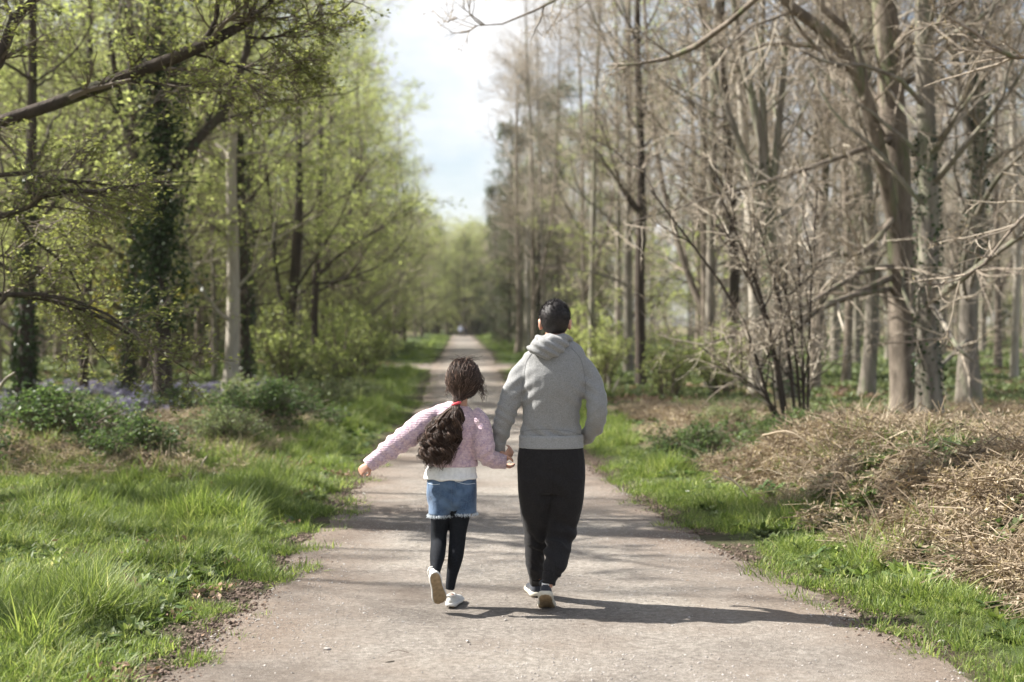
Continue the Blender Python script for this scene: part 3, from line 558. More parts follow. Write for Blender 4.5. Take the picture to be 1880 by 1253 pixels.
# --- woods behind, each tree its own copy of a shared shape
rng = np.random.default_rng(5)
spots = []
for side in (-1, 1):
    tries = 0; cnt = 0
    while tries < 6000 and cnt < (84 if side < 0 else 46):
        tries += 1; d = 20 + 78 * rng.uniform() ** .8
        lo = xl(d) - (4.2 if d > 30 else 5.5) if side < 0 else xr(d) + (4.2 if d > 40 else 6.5)
        hi = side * (.37 * d + 3)
        if (hi - lo) * side < 0: continue
        x = rng.uniform(min(lo, hi), max(lo, hi))
        if abs(d - 56) < 5 and abs(x + 2.5) < 14: continue
        if not free(x, d, 2.9 if d > 34 else 3.8): continue
        if side < 0 and d < 26 and x > -8: continue
        placed.append((x, d)); spots.append((side, x, d)); cnt += 1
LM_L = [(-80, 'left picture edge'), (42, 'stout trunk at the left edge'), (150, 'second dark trunk from the left'), (236, 'dark trunk leaning left'), (292, 'ivy wrapped tree'), (424, 'pale cream trunk'), (530, 'dark trunk with a low fork'), (590, 'second dark trunk past the cream one'), (680, 'shrubs left of the far path')]
LM_R = [(967, 'bright cream trunk by the path'), (1080, 'shoulder of the man'), (1177, 'dark trunk among green leaves'), (1300, 'thin leaning shoots'), (1386, 'pale straight trunk'), (1440, 'forked mossy tree'), (1550, 'thin trunk with a pale foot'), (1665, 'thickest beech'), (1776, 'trunk with the flared foot'), (1900, 'right picture edge')]
ORD = ['nearest', 'second', 'third', 'fourth', 'fifth', 'sixth', 'seventh', 'eighth', 'ninth', 'tenth', 'eleventh', 'twelfth', 'thirteenth', 'fourteenth', 'fifteenth', 'sixteenth', 'seventeenth', 'eighteenth', 'nineteenth', 'twentieth', 'twenty-first', 'twenty-second']
info = []
def row_tree(x, d, v, lb, nm, s, g): make_tree(nm, (x, d, Hs(x, d) - .05), v[0], v[1], lb, 'tree', g, d * 1.7, s)
for k, d in enumerate([70, 82, 95, 108, 122, 138, 155, 175]):
    row_tree(xr(d) + 2.0 + (k % 3) * .8, d, [BARE[1], CONIFER[0], BARE[3], CONIFER[1], BARE[0], CONIFER[0], CONIFER[1], BARE[2]][k], '%s of the %s trees lining the right of the far path' % (['nearest', 'second', 'third', 'fourth', 'fifth', 'sixth', 'seventh', 'farthest'][k], 'brown and dark green'), 'conifer_tree' if k in (1, 3, 5, 6) else 'bare_tree', 1.0, 'trees lining the right of the far path')
for k, d in enumerate([66, 76, 88, 100, 115, 130, 150, 172]):
    row_tree(xl(d) - 3.6 - (k % 3) * .7, d, LEAFY[k % 4] if k not in (3, 6) else BARE[k % 5], '%s of the pale green trees lining the left of the far path' % ['nearest', 'second', 'third', 'fourth', 'fifth', 'sixth', 'seventh', 'farthest'][k], 'leafy_tree', .88, 'trees lining the left of the far path')
for side, x, d in spots:
    rel = (x - (xr(d) if side > 0 else xl(d))) * side
    u = rng.uniform()
    if side < 0:
        if u < .66: tm, cm = LEAFY[rng.integers(4)]; n, kd, g = 'leafy_tree', 'leafy', 'leafy trees in the wood left of the path'
        elif u < .9: tm, cm = BARE[rng.integers(5)]; n, kd, g = 'bare_tree', 'leafless', 'leafless trees in the wood left of the path'
        else: tm, cm = POLE[rng.integers(2)]; n, kd, g = 'pole_tree', 'thin pole-like', 'thin pole-like trees in the wood left of the path'
    else:
        if rel < 9 and d > 38 and u < .35: tm, cm = LEAFY[rng.integers(4)]; n, kd, g = 'leafy_tree', 'young-leaved', 'trees in young leaf right of the path'
        elif d > 50 and rel < 8 and u < .45: tm, cm = CONIFER[rng.integers(2)]; n, kd, g = 'conifer_tree', 'dark conifer', 'conifers along the far path on the right'
        elif u < .74: tm, cm = BARE[rng.integers(5)]; n, kd, g = 'bare_tree', 'leafless', 'leafless trees in the wood right of the path'
        else: tm, cm = POLE[rng.integers(2)]; n, kd, g = 'pole_tree', 'thin pole-like', 'thin pole-like trees in the wood right of the path'
    px = HX + x * FPX / d; lm = min(LM_L if side < 0 else LM_R, key=lambda q: abs(q[0] - px))[1]
    info.append((side, kd, lm, d, x, n, g, tm, cm))
seen = {}
for side, kd, lm, d, x, n, g, tm, cm in sorted(info, key=lambda q: q[3]):
    k = seen.get((kd, lm), 0); seen[(kd, lm)] = k + 1
    make_tree(n, (x, d, Hs(x, d) - .05), tm, cm, '%s %s tree in the wood behind the %s' % (ORD[min(k, 21)], kd, lm) if kd != 'dark conifer' else '%s dark conifer standing behind the %s' % (ORD[min(k, 21)], lm), 'tree', g, rng.uniform(0, 6.28), rng.uniform(.86, 1.12) * (1 if side > 0 else float(np.interp(d, [20, 34, 60, 90], [.56, .66, .88, 1.0]))))
# off-frame trees on the sunny side that throw the striped shade over the path
for k, (x, d, s, v) in enumerate([(4.6, 33, 1.0, 0), (3.6, 44, 1.05, 2), (2.8, 50, 1.0, 4), (3.2, 63, 1.0, 1), (5.6, 41, 1.05, 3), (1.6, 72, 1.0, 0), (4.2, 56.5, 1.0, 2)]):
    tm, cm = BARE[v]; make_tree('bare_tree', (x, d, Hs(x, d)), tm, cm, ['leafless tree nearest behind the man, its crown reaching over the path', 'second leafless tree along the right of the path', 'third leafless tree along the right of the path before the crossing', 'leafless tree just past the crossing on the right', 'leafless tree a step back from the path right of the crossing', 'tall leafless tree leaning in right of the far path beyond the crossing', 'leafless tree standing at the right end of the crossing track'][k], 'tree', 'leafless trees lining the right of the path', k * 2.1, s)
for k, (x, d, s) in enumerate([(-11.0, 15.5, .8), (-15, 19.0, .8), (-9.8, 20.8, .7), (-19, 13.6, .8), (-9.0, 18.2, .6), (-14.5, 12.6, .75), (-10.5, 10.9, .6)]):
    tm, cm = (POLE[k % 2] if k % 3 else BARE[k % 5]); make_tree('bare_tree', (x, d, Hs(x, d)), tm, cm, ORD[k] + ' leafless tree standing outside the left edge and shading the path', 'tree', 'trees outside the left edge', k * 1.3, s)

# far wood, one mass: instanced
pr = []
for tm, cm in LEAFY[:2] + BARE[:3] + CONIFER[:1]:
    bm = bmesh.new(); bm.from_mesh(tm); bm.from_mesh(cm); me = bpy.data.meshes.new('far_tree'); nv = len(tm.polygons)
    idx = [f.material_index for f in bm.faces]; bm.to_mesh(me); bm.free()
    mats = [tm.materials[0], cm.materials[0], cm.materials[1]]
    for q in mats: me.materials.append(q)
    mi = np.zeros(len(me.polygons), np.int32); me.polygons.foreach_get('material_index', mi); mi[nv:] += 1; me.polygons.foreach_set('material_index', mi); pr.append(proto('far_tree', me))
pts, var = [], []
for _ in range(95):
    d = rng.uniform(206, 262); x = xl(d) + rng.uniform(-9, 15); pts.append((x, d, 0)); var.append(rng.choice([0, 1, 0, 5]))
while len(pts) < 400:
    d = rng.uniform(92, 300); x = rng.uniform(-.42 * d - 5, .42 * d + 5)
    if xl(d) - 2.2 < x < xr(d) + 2.6 and d < 212: continue
    if d > 170 and rng.uniform() < .3: continue
    s = x > xr(d)
    if s and x > xr(d) + 9 and rng.uniform() < .65: continue
    pts.append((x, d, Hs(x, d) - .1))
    var.append(rng.choice([0, 1, 0, 1, 2, 5]) if not s else rng.choice([0, 2, 3, 4, 5, 5]))
n0 = len(pts)
while len(pts) < n0 + 190:
    d = rng.uniform(70, 210); x = rng.uniform(xr(d) + 4, .4 * d + 4) if rng.uniform() < .72 else rng.uniform(-.4 * d - 4, xl(d) - 5)
    pts.append((x, d, Hs(x, d) - .1)); var.append(rng.choice([2, 3, 4, 0, 5] if x > 0 else [0, 1, 2]))
n = len(pts); rr = np.zeros((n, 3)); rr[:, 2] = rng.uniform(0, 6.28, n); fs = rng.uniform(.8, 1.15, n); fs[n0:] *= .42
scatter('far_wood', pr, pts, rr, fs, var, 'far woodland closing in behind the end of the path')

# ------------------------------------------------------------------ air
mh, nt, o, N = new_mat('air_haze'); v_ = N('ShaderNodeVolumePrincipled', {'Color': (.92, .93, .93, 1), 'Density': .0002, 'Anisotropy': .3}); nt.links.new(v_.outputs[0], o.inputs['Volume'])
mb = MB(); q = np.array([(x, y, z) for x in (-160, 160) for y in (-25, 330) for z in (-2, 26)], float); mb.add(q, Q=[[0, 1, 3, 2], [4, 6, 7, 5], [0, 4, 5, 1], [2, 3, 7, 6], [0, 2, 6, 4], [1, 5, 7, 3]])
tag(link('haze', mb.mesh('haze', [mh], smooth=False)), 'thin spring haze in the woodland air', kind='stuff')

# ------------------------------------------------------------------ bushes
def bush_mesh(rng, r, h, nst, leafn, size, mat, twig=M_TWIGD):
    st = []
    for k in range(nst):
        a = rng.uniform(0, 6.28); q = rng.uniform(.2, 1) * r; hh = h * rng.uniform(.6, 1) * (1 - .35 * q / r)
        st.append(np.array([[0 + .1 * math.cos(a), .1 * math.sin(a), -.05, .012], [q * .5 * math.cos(a), q * .5 * math.sin(a), hh * .6, .009], [q * math.cos(a), q * math.sin(a), hh, .004]]))
    S = np.stack([cat_rom(s, 7) for s in st]); P, Rr = S[..., :3], S[..., 3]; mb = MB(); tubes(mb, P, Rr, 4)
    P2, R2 = spawn(rng, P, Rr, 7, .15, 1, .9, r * .55, 4, .7, .03, .2, .004, .1); tubes(mb, P2, R2, 3)
    P3, R3 = spawn(rng, P2, R2, 4, .1, 1, .8, r * .3, 3, .7, .0, .2, .003); tubes(mb, P3, R3, 3)
    K = len(P3) * leafn; i = rng.integers(0, len(P3), K); t = rng.uniform(0, 1, (K, 1)); C = P3[i, 0] * (1 - t) + P3[i, 2] * t + rng.normal(0, .025, (K, 3)); C[:, 2] = np.abs(C[:, 2])
    lb = MB(); leafset(lb, rng, C, size, 0, .5, .6)
    return mb.mesh('bush_stems', [twig], smooth=False), lb.mesh('bush_leaves', [mat], smooth=False)
rng = np.random.default_rng(9)
BU = [bush_mesh(rng, 1.0, .8, 26, 5, .06, M_WEED), bush_mesh(rng, 1.0, 1.0, 26, 5, .055, M_COVER), bush_mesh(rng, .8, 1.6, 22, 4, .06, M_LEAF)]
M_BR = M_DRY
bushes = [(-5.6, 14.2, .8, 0, 'nearest bramble clump on the left bank, just above the mown-looking grass', 'bush', 'bramble_bush'),
          (-4.1, 15.0, .75, 0, 'low bramble clump beside the upright pale stick', 'bush', 'bramble_bush'),
          (-3.3, 16.6, .7, 1, 'small grey green bush above the upright pale stick', 'bush', 'hazel_bush'),
          (-6.9, 18.2, .95, 0, 'dark bramble clump in front of the bluebells', 'bush', 'bramble_bush'),
          (-2.9, 21.0, .7, 0, 'dark low bush hugging the left path edge behind the raised arm of the girl', 'bush', 'bramble_bush'),
          (-4.35, 7.35, 1.35, 2, 'unseen hazel shrub added to shade the lower left corner of the picture', 'shrub', 'hazel_shrub'),  # unseen shrub, added to throw shade on the lower left grass
          (3.6, 16.4, .7, 0, 'dark bramble added to deepen the shade of the hollow', 'bush', 'bramble_bush'),  # dark leaves stand in for the shade lying in the hollow
          (2.9, 19.3, .5, 1, 'pale green weeds clump on the sunny crest beyond the hollow', 'bush', 'hazel_bush'),
          (-3.0, 28, .8, 1, 'light tipped bush by the path behind the head of the girl', 'bush', 'hazel_bush'),
          (-6.3, 15.2, 1.0, 0, 'low dark bramble bush filling the left bank under the drooping branches', 'bush', 'bramble_bush'),
          (-4.9, 15.8, 1.0, 0, 'bramble mound left of centre on the bank, below the pale cream trunk', 'bush', 'bramble_bush'),
          (-7.6, 16.6, 1.0, 0, 'bramble bush at the left edge beside the bluebells', 'bush', 'bramble_bush'),
          (-3.3, 18.6, 1.0, 0, 'rounded dark green bush on the left verge nearest the path', 'bush', 'hazel_bush'),
          (-3.9, 22.0, 1.05, 1, 'grey green bush behind the rounded dark one on the left verge', 'bush', 'hazel_bush'),
          (-5.9, 19.2, .9, 1, 'pale leaved scrub just in front of the pale cream trunk', 'bush', 'hazel_bush'),
          (-3.5, 25.0, 1.0, 1, 'leafy bush on the left verge with light tips below the dark slim trunk', 'bush', 'hazel_bush'),
          (-3.7, 31, 1.2, 2, 'tall feathery green shrub left of the path', 'shrub', 'hazel_shrub'),
          (-5.6, 35, 1.5, 2, 'taller yellow-green shrub behind the feathery one left of the path', 'shrub', 'hazel_shrub'),
          (-4.3, 42, 1.4, 2, 'pale green shrub overhanging the left of the far path', 'shrub', 'hazel_shrub'),
          (-6.6, 50, 1.6, 2, 'last leafy shrub before the crossing track on the left', 'shrub', 'hazel_shrub'),
          (-7.4, 64, 1.8, 2, 'shrub just beyond the crossing track on the left', 'shrub', 'hazel_shrub'),
          (-5.3, 23.5, .9, 0, 'dark bramble behind the pale leaved scrub on the left', 'bush', 'bramble_bush'),
          (-4.6, 36, 1.2, 1, 'low spreading bush left of the path between the tall shrubs', 'bush', 'hazel_bush'),
          (-5.2, 47, 1.6, 2, 'pale shrub before the crossing track, nearer than the last one', 'shrub', 'hazel_shrub'),
          (-7.2, 75, 2.2, 2, 'big round shrub left of the far path', 'shrub', 'hazel_shrub'),
          (1.9, 15.9, .6, 0, 'low dark weeds heap adding shade at the near rim of the hollow', 'bush', 'bramble_bush'),  # dark undergrowth put here so the hollow reads as shaded
          (3.0, 15.6, .7, 0, 'dark bramble adding shade against the left end of the bracken bank', 'bush', 'bramble_bush'),  # dark foliage added as part of the shade in the hollow
          (4.4, 30, 1.1, 2, 'pale green shrub in front of the dark trunk among leaves', 'shrub', 'hazel_shrub'),
          (2.4, 17.6, .75, 0, 'small dark bush adding shade in the hollow right of the man', 'bush', 'bramble_bush'),  # leaf colour darkens the hollow in place of cast shade
          (3.5, 18.2, .75, 0, 'dark bramble tangle adding shade in front of the thin leaning shoots', 'bush', 'bramble_bush'),  # more dark undergrowth standing in for shade behind the bank
          (3.3, 30, 1.0, 2, 'green shrub behind the right shoulder of the man', 'shrub', 'hazel_shrub'),
          (2.4, 37, 1.2, 2, 'tall yellow-green shrub by the head of the man', 'shrub', 'hazel_shrub'),
          (5.4, 36, 1.3, 2, 'leafy shrub around the dark trunk right of the man', 'shrub', 'hazel_shrub'),
          (2.6, 52, 1.7, 2, 'far green shrub at the right of the crossing track', 'shrub', 'hazel_shrub')]
for k, (x, d, s, v, lb, cat, nm) in enumerate(bushes):
    o = empty(nm, (x, d, Hs(x, d) - .03)); o.scale = (s, s, s * (.75 if v < 2 else 1)); o.rotation_euler[2] = k * 1.1; tag(o, lb, cat)
    link('stems', BU[v][0], o); link('foliage', BU[v][1], o)
o = empty('yellow_shrub', (W(245, 650, 38)[0], 38, 0)); o.scale = (2.2, 2.2, 3.6); tag(o, 'bright yellow-green young tree glowing between dark trunks on the left', 'tree')
ym = BU[2][1].copy(); ym.materials.clear(); ym.materials.append(M_LEAFY); link('stems', BU[2][0], o); link('foliage', ym, o)

# ------------------------------------------------------------------ ground vegetation
rng = np.random.default_rng(21)
G = [proto('grass_tuft', blades(rng, 34, .09, .03, .12, .0030, 1.0, M_GRASS, lean=.6).mesh('g', [M_GRASS])) for _ in range(3)]
G += [proto('grass_tuft', blades(rng, 40, .07, .14, .30, .0032, .8, M_GRASS).mesh('g', [M_GRASS])) for _ in range(2)]
G += [proto('grass_tuft', blades(rng, 26, .10, .03, .08, .0032, 1.0, M_GRASS).mesh('g', [M_GRASS]))]
def areas(n, x0, x1, y0, y1, dens):
    x = rng.uniform(x0, x1, n); y = rng.uniform(y0, y1, n) ; k = rng.uniform(0, 1, n) < dens(x, y); return x[k], y[k]
def place(x, y, dz=0.): return np.stack([x, y, H(x, y) + dz], -1)
def rots(n, tilt=.25): return np.stack([rng.normal(0, tilt, n), rng.normal(0, tilt, n), rng.uniform(0, 6.28, n)], -1)
def vis(x, y): return np.abs(x) < .375 * y + .8
X_, Y_ = [], []
for (n, x0, x1, y0, y1) in [(60000, -6.5, -1.2, 4.8, 14), (26000, -8, -1.3, 14, 30), (26000, 1.0, 5.5, 4.8, 16), (14000, .5, 4, 16, 30), (14000, -12, 4, 30, 60), (14000, -16, 4, 60, 200)]:
    def dens(x, y):
        s = np.maximum(xl(y) - x, x - xr(y)); sd = x > (xl(y) + xr(y)) / 2
        e = np.maximum(sstep(.03, .22, s + .34 * (vnoise(x * 3, y * 3, 31) - .5)), .6 * (s > -.24) * sstep(.5, .75, vnoise(x * 6, y * 4, 32))); lim = np.where(sd, sstep(1.3, .7, s + .5 * (vnoise(x * 1.5, y * 1.5, 33) - .5)) + .04, sstep(5.2, 3.0, s) + .15 * (s > 3))
        lim = np.where(sd & (y > 13), lim * sstep(.9, .5, s), lim); lim = np.where(y > 30, sstep(2.6, 1.6, s) * .8, lim); lim = np.where(~sd & (y > 15) & (y < 30), sstep(2.2, 1.2, s), lim)
        lim = np.where((np.abs(y - 56) < 4.6) & (np.abs(x + 2.5) < 12), 0, lim)
        return e * lim * (.08 + .92 * sstep(.36, .56, fbm(x * 1.4, y * 1.4, 35))) * vis(x, y)
    a, b_ = areas(n, x0, x1, y0, y1, dens); X_.append(a); Y_.append(b_)
X_, Y_ = np.concatenate(X_), np.concatenate(Y_); n = len(X_)
s_ = np.maximum(xl(Y_) - X_, X_ - xr(Y_)); cl = fbm(X_ * .9, Y_ * .9, 41)
tall = (rng.uniform(0, 1, n) < np.where(X_ > 0, .5, .20) * sstep(.3, .9, s_) * sstep(.45, .6, cl) * 2)
var = np.where(tall, rng.integers(3, 5, n), np.where(s_ < .35, 5, rng.integers(0, 3, n)))
scl = rng.uniform(.5, 1.15, n) * (.65 + .6 * sstep(.3, .7, fbm(X_ * 2.2, Y_ * 2.2, 44))) * np.where(Y_ > 20, 1.25, 1) * np.where(Y_ > 62, 1.5, 1)
scatter('grass', G, place(X_, Y_), rots(n), scl, var, 'fresh green grass on the verges of the path')
print('grass', n)
# broad-leaved weeds among the grass
def rosette(rng, n, L, w, lift, mat):
    mb = MB()
    for k in range(n):
        a = rng.uniform(0, 6.28); l = L * rng.uniform(.6, 1.2); el = lift * rng.uniform(.5, 1.3); t = np.linspace(0, 1, 5)
        r = l * t * math.cos(el); z = l * (t * math.sin(el) - .35 * t ** 2 * math.cos(el)); ww = w * np.sin(np.pi * (t * .86 + .1)) * rng.uniform(.7, 1.2)
        c = np.stack([r * math.cos(a), r * math.sin(a), z], -1); s = np.array([-math.sin(a), math.cos(a), 0]); V = np.stack([c - s * ww[:, None], c - [0, 0, .15 * w], c + s * ww[:, None]], 1)
        i = (np.arange(4) * 3)[:, None] + np.arange(2)[None]; mb.add(V, Q=np.stack([i, i + 1, i + 4, i + 3], -1))
    return proto('weed', mb.mesh('weed', [mat]))
WD = [rosette(rng, 9, .09, .014, 1.0, M_GRASS), rosette(rng, 14, .09, .016, .6, M_WEED), rosette(rng, 18, .06, .014, .8, M_COVER), rosette(rng, 7, .24, .03, 1.1, M_GRASS)]
X_, Y_ = [], []
for (nn, x0, x1, y0, y1) in [(22000, -6.5, -1.4, 4.8, 14), (6000, 1.8, 4.6, 14.5, 18.6), (16000, -9, -1.8, 14, 30), (16000, 1.6, 8, 6, 15), (9000, 1.5, 9, 10, 30), (4000, -18, -3, 28, 60)]:
    def dens(x, y):
        s = np.maximum(xl(y) - x, x - xr(y)); sd = x > (xl(y) + xr(y)) / 2
        return sstep(.1, .5, s) * np.where(sd, .35 + .3 * (s < 1), sstep(1.2, 3.2, s) * .7 + .35) * (.2 + .8 * sstep(.4, .6, fbm(x * 1.1, y * 1.1, 51))) * vis(x, y)
    a, b_ = areas(nn, x0, x1, y0, y1, dens); X_.append(a); Y_.append(b_)
X_, Y_ = np.concatenate(X_), np.concatenate(Y_); n = len(X_)
bk_ = (X_ > 2.2) & (Y_ < 15.2) & (X_ - xr(Y_) > .9)
scatter('weeds', WD, place(X_, Y_, .01) + np.stack([0 * X_, 0 * X_, .09 * bk_], -1), rots(n, .2), rng.uniform(.6, 1.5, n), np.where(bk_, rng.integers(1, 3, n), rng.choice([0, 1, 2, 1, 2, 2], n)), 'broad-leaved weeds growing through the grass')
# woodland floor cover
CV = [rosette(rng, 26, .11, .022, .7, M_COVER), rosette(rng, 20, .13, .018, .9, M_COVER)]
def lits(rng, n, rad):
    mb = MB(); leafset(mb, rng, np.stack([rng.uniform(-rad, rad, n), rng.uniform(-rad, rad, n), rng.uniform(0, .04, n)], -1), .07, 0, .5, .6); return proto('dead_leaf', mb.mesh('litter', [M_LITTER], smooth=False))
LT = [lits(rng, 30, .22), lits(rng, 30, .22)]
X_, Y_ = [], []
for (nn, x0, x1, y0, y1) in [(14000, -9, -3.5, 15, 30), (22000, -24, -4, 24, 60), (20000, 3, 12, 18, 34), (26000, 2, 26, 30, 64), (14000, -40, 36, 60, 110)]:
    def dens(x, y):
        s = np.maximum(xl(y) - x, x - xr(y)); return sstep(1.2, 2.5, s) * (.1 + .9 * sstep(.4, .55, fbm(x * .35, y * .35, 61))) * vis(x, y) * ~((np.abs(y - 56) < 4.6) & (np.abs(x + 2.5) < 12))
    a, b_ = areas(nn, x0, x1, y0, y1, dens); X_.append(a); Y_.append(b_)
X_, Y_ = np.concatenate(X_), np.concatenate(Y_); n = len(X_)
scatter('ground_cover', CV, place(X_, Y_), rots(n, .15), rng.uniform(.7, 1.5, n) * np.where(Y_ > 40, 1.5, 1), rng.integers(0, 2, n), 'low green plants carpeting the woodland floor')
x, y = areas(16000, -26, 26, 12, 60, lambda x, y: (np.maximum(xl(y) - x, x - xr(y)) > 1.6) * vis(x, y) * sstep(.6, .45, fbm(x * .35, y * .35, 61)) * np.where(y < 30, 1, .5) * ((x > 0) | (y > 17)) ); n = len(x)
scatter('dead_leaves', LT, place(x, y), rots(n, .1), rng.uniform(.8, 1.4, n), rng.integers(0, 2, n), 'dry fallen leaves on the woodland floor')
# bluebells far left
mb = blades(rng, 8, .10, .16, .26, .004, .8, M_WEED); st = MB()
for k in range(9):
    a = rng.uniform(0, 6.28); r = rng.uniform(0, .12); C = np.array([[r * math.cos(a), r * math.sin(a), .16 + .015 * j] for j in range(6)]) + rng.normal(0, .008, (6, 3)); leafset(mb, rng, C, .035, 1, .0, .7)
BB = proto('bluebell', mb.mesh('bluebell', [M_WEED, M_BLUE]))
x, y = areas(1500, -12.5, -5.2, 19.5, 33, lambda x, y: sstep(.42, .6, fbm(x * .5, y * .9, 71)) * vis(x, y)); n = len(x)
scatter('bluebells', [BB], place(x, y), rots(n, .15), rng.uniform(.8, 1.3, n), np.zeros(n), 'bluebells flowering under the trees at the left')
# dry bracken and straw on the right bank
def straw(rng, n, rad, L, w, flat):
    a = rng.uniform(0, 6.28, n); c = np.stack([rng.uniform(-rad, rad, n), rng.uniform(-rad, rad, n), rng.uniform(.0, .10, n)], -1); d = np.stack([np.cos(a), np.sin(a), rng.normal(0, flat, n)], -1); d = nrm(d); l = L * rng.uniform(.4, 1.2, (n, 1))
    P = np.stack([c - d * l * .5, c + np.array([0, 0, 1.]) * l * .08, c + d * l * .5 + np.array([0, 0, -.1]) * l], 1); mb = MB(); tubes(mb, P, np.repeat((w * rng.uniform(.5, 1.3, (n, 1))), 3, 1), 3)
    return mb
def bracken(rng):
    mb = straw(rng, 34, .16, .34, .0028, .35); K = 120; C = np.stack([rng.uniform(-.18, .18, K), rng.uniform(-.18, .18, K), rng.uniform(0, .13, K)], -1); leafset(mb, rng, C, .04, 0, .3, .3); return proto('bracken', mb.mesh('bracken', [M_DRY], smooth=False))
BK = [bracken(rng) for _ in range(3)] + [proto('bracken', blades(rng, 22, .07, .15, .38, .0028, .9, M_DRY, lean=.6).mesh('dg', [M_DRY]))]
def dens(x, y):
    s = x - xr(y); ft = 1.95 + .125 * (13.8 - np.minimum(y, 13.8)); return sstep(-.1, .35, x - ft + .5 * (vnoise(x * 1.6, y * 1.6, 81) - .5)) * (s > .5) * vis(x, y) * np.where(y > 17, .3, 1) * np.where((y > 15) & (y < 18.8) & (x < 4.3), .12, 1) * np.where((y > 15.2) & (x > 4), .25, 1) * (.25 + .75 * sstep(.38, .5, fbm(x * .9, y * .9, 83)))
x, y = areas(17000, 1.8, 9.5, 7.0, 26, dens); n = len(x)
var = rng.choice([0, 1, 2, 3], n, p=[.3, .28, .28, .14])
scatter('dry_bracken', BK, place(x, y, .0), rots(n, .35), rng.uniform(.7, 1.35, n), var, 'flattened dead bracken and straw covering the right bank')
x, y = areas(2600, -7, -1.7, 5, 16, lambda x, y: .5 * sstep(.5, .65, fbm(x * 1.6, y * 1.6, 87)) * vis(x, y)); n = len(x)
scatter('fallen_leaves', LT, place(x, y, .015), rots(n, .3), rng.uniform(.35, .7, n), rng.integers(0, 2, n), 'old leaves caught in the grass on the left verge')
x, y = areas(1200, -8, -2.8, 13.5, 22, lambda x, y: .6 * vis(x, y)); n = len(x)
scatter('dry_stalks', BK, place(x, y, .02), rots(n, .3), rng.uniform(.6, 1.1, n), rng.integers(0, 4, n), 'dead stalks and old bracken among the brambles at the left')
# gravel and soil
def rock(rng, mat):
    bm = bmesh.new(); bmesh.ops.create_icosphere(bm, subdivisions=1, radius=1)
    for v in bm.verts: v.co *= rng.uniform(.7, 1.15); v.co.z *= .6
    me = bpy.data.meshes.new('rock'); bm.to_mesh(me); bm.free(); me.materials.append(mat); return me
RK = [proto('pebble', rock(rng, M_STONE)) for _ in range(4)]; SK = [proto('clump', rock(rng, M_SOIL)) for _ in range(3)]
x, y = areas(900, -2.0, 2.6, 4.9, 22, lambda x, y: (x > xl(y)) * (x < xr(y)) * (.08 + .92 * sstep(.5, .1, np.minimum(x - xl(y), xr(y) - x)))); n = len(x)
LF = MB(); leafset(LF, rng, np.zeros((1, 3)), .03, 0, .8, .6); LF2 = straw(rng, 1, .01, .09, .0018, .05)
scatter('path_litter', [proto('leaf', LF.mesh('leaf', [M_LITTER], smooth=False)), proto('twig', LF2.mesh('twigl', [M_SOIL]))], np.stack([x, y, .016 + path_z(x, y)], -1), rots(n, .1), rng.uniform(.6, 1.6, n), rng.integers(0, 2, n), 'small dead leaves and twig bits dropped on the gravel')
x, y = areas(46000, -1.9, 2.4, 4.9, 14, lambda x, y: (x > xl(y) + .05) * (x < xr(y) - .05) * (.15 + .85 * sstep(.45, .7, fbm(x * 1.7, y * 1.7, 91))) * 1.); n = len(x)
scatter('gravel', RK, np.stack([x, y, .013 + path_z(x, y)], -1), rots(n, .3), .0022 + .0062 * rng.uniform(0, 1, n) ** 5, rng.integers(0, 4, n), 'loose gravel lying on the path')
NE = 15000; ye = 4.9 + 14 * rng.uniform(0, 1, NE) ** 1.6; sd = rng.uniform(0, 1, NE) < .65; xe = np.where(sd, xl(ye) + rng.normal(-.02, .13, NE), xr(ye) + rng.normal(.02, .12, NE)); n = len(xe); k = vnoise(ye * 1.6, sd * 9., 5) > .3; xe, ye = xe[k], ye[k]; n = len(xe)
scatter('soil_crumbs', SK, np.stack([xe, ye, np.maximum(H(xe, ye), .004) + .004], -1), rots(n, .5), .003 + .013 * rng.uniform(0, 1, n) ** 3, rng.integers(0, 3, n), 'dark soil crumbs along the edges of the path')

# flowers, stones and sticks that can be told apart
def flower(px, py, mat, name, label, r=.018, h=.09):
    d = DY(py + 20); w = W(px, py, d); z = Hs(w[0], d); o0 = (w[0], d, z); o = empty(name, o0); tag(o, label, 'flower')
    mb = MB(); tubes(mb, [[(0, 0, 0), (.005, 0, h / 2), (0, 0, h)]], [[.0015] * 3], 4); link('stem', mb.mesh('stem', [M_WEED]), o)
    mb = MB(); a = np.arange(14) * 2 * np.pi / 14; ax = np.stack([np.cos(a), np.sin(a), .2 + 0 * a], -1); C = np.array([[0, 0, h]]) + 0 * ax
    s = np.cross(ax, [0, 0, 1.]); V = np.stack([C, C + ax * r * .6 + s * r * .18, C + ax * r, C + ax * r * .6 - s * r * .18], 1); i = np.arange(14) * 4; mb.add(V, Q=np.stack([i, i + 1, i + 2, i + 3], -1)); link('petals', mb.mesh('petals', [mat]), o)
flower(501, 900, M_YELLOW, 'dandelion', 'yellow dandelion on the left verge nearest the path'); flower(568, 838, M_YELLOW, 'dandelion', 'yellow dandelion further up the left verge', .024)
flower(668, 905, M_WHITE, 'daisy', 'white daisy at the left edge of the path level with the blue shorts'); flower(190, 932, M_WHITE, 'daisy', 'white daisy in the grass at the far left'); flower(560, 885, M_WHITE, 'daisy', 'white daisy between the two dandelions')
flower(1262, 905, M_WHITE, 'daisy', 'white daisy on the right verge below the shaded hollow', .024)
def stick(name, a, b, r, label, mat=M_BARKP, bow=.03, cat='stick'):
    a, b = np.array(a), np.array(b); mid = (a + b) / 2 + np.array([0, 0, bow]); P = cat_rom(np.vstack([a, mid, b]), 8); mb = MB(); tubes(mb, P[None], (r * np.linspace(1, .5, 8))[None], 7, 0, .08, np.random.default_rng(3))
    tag(link(name, mb.mesh(name, [mat], origin=a), None, tuple(a)), label, cat)
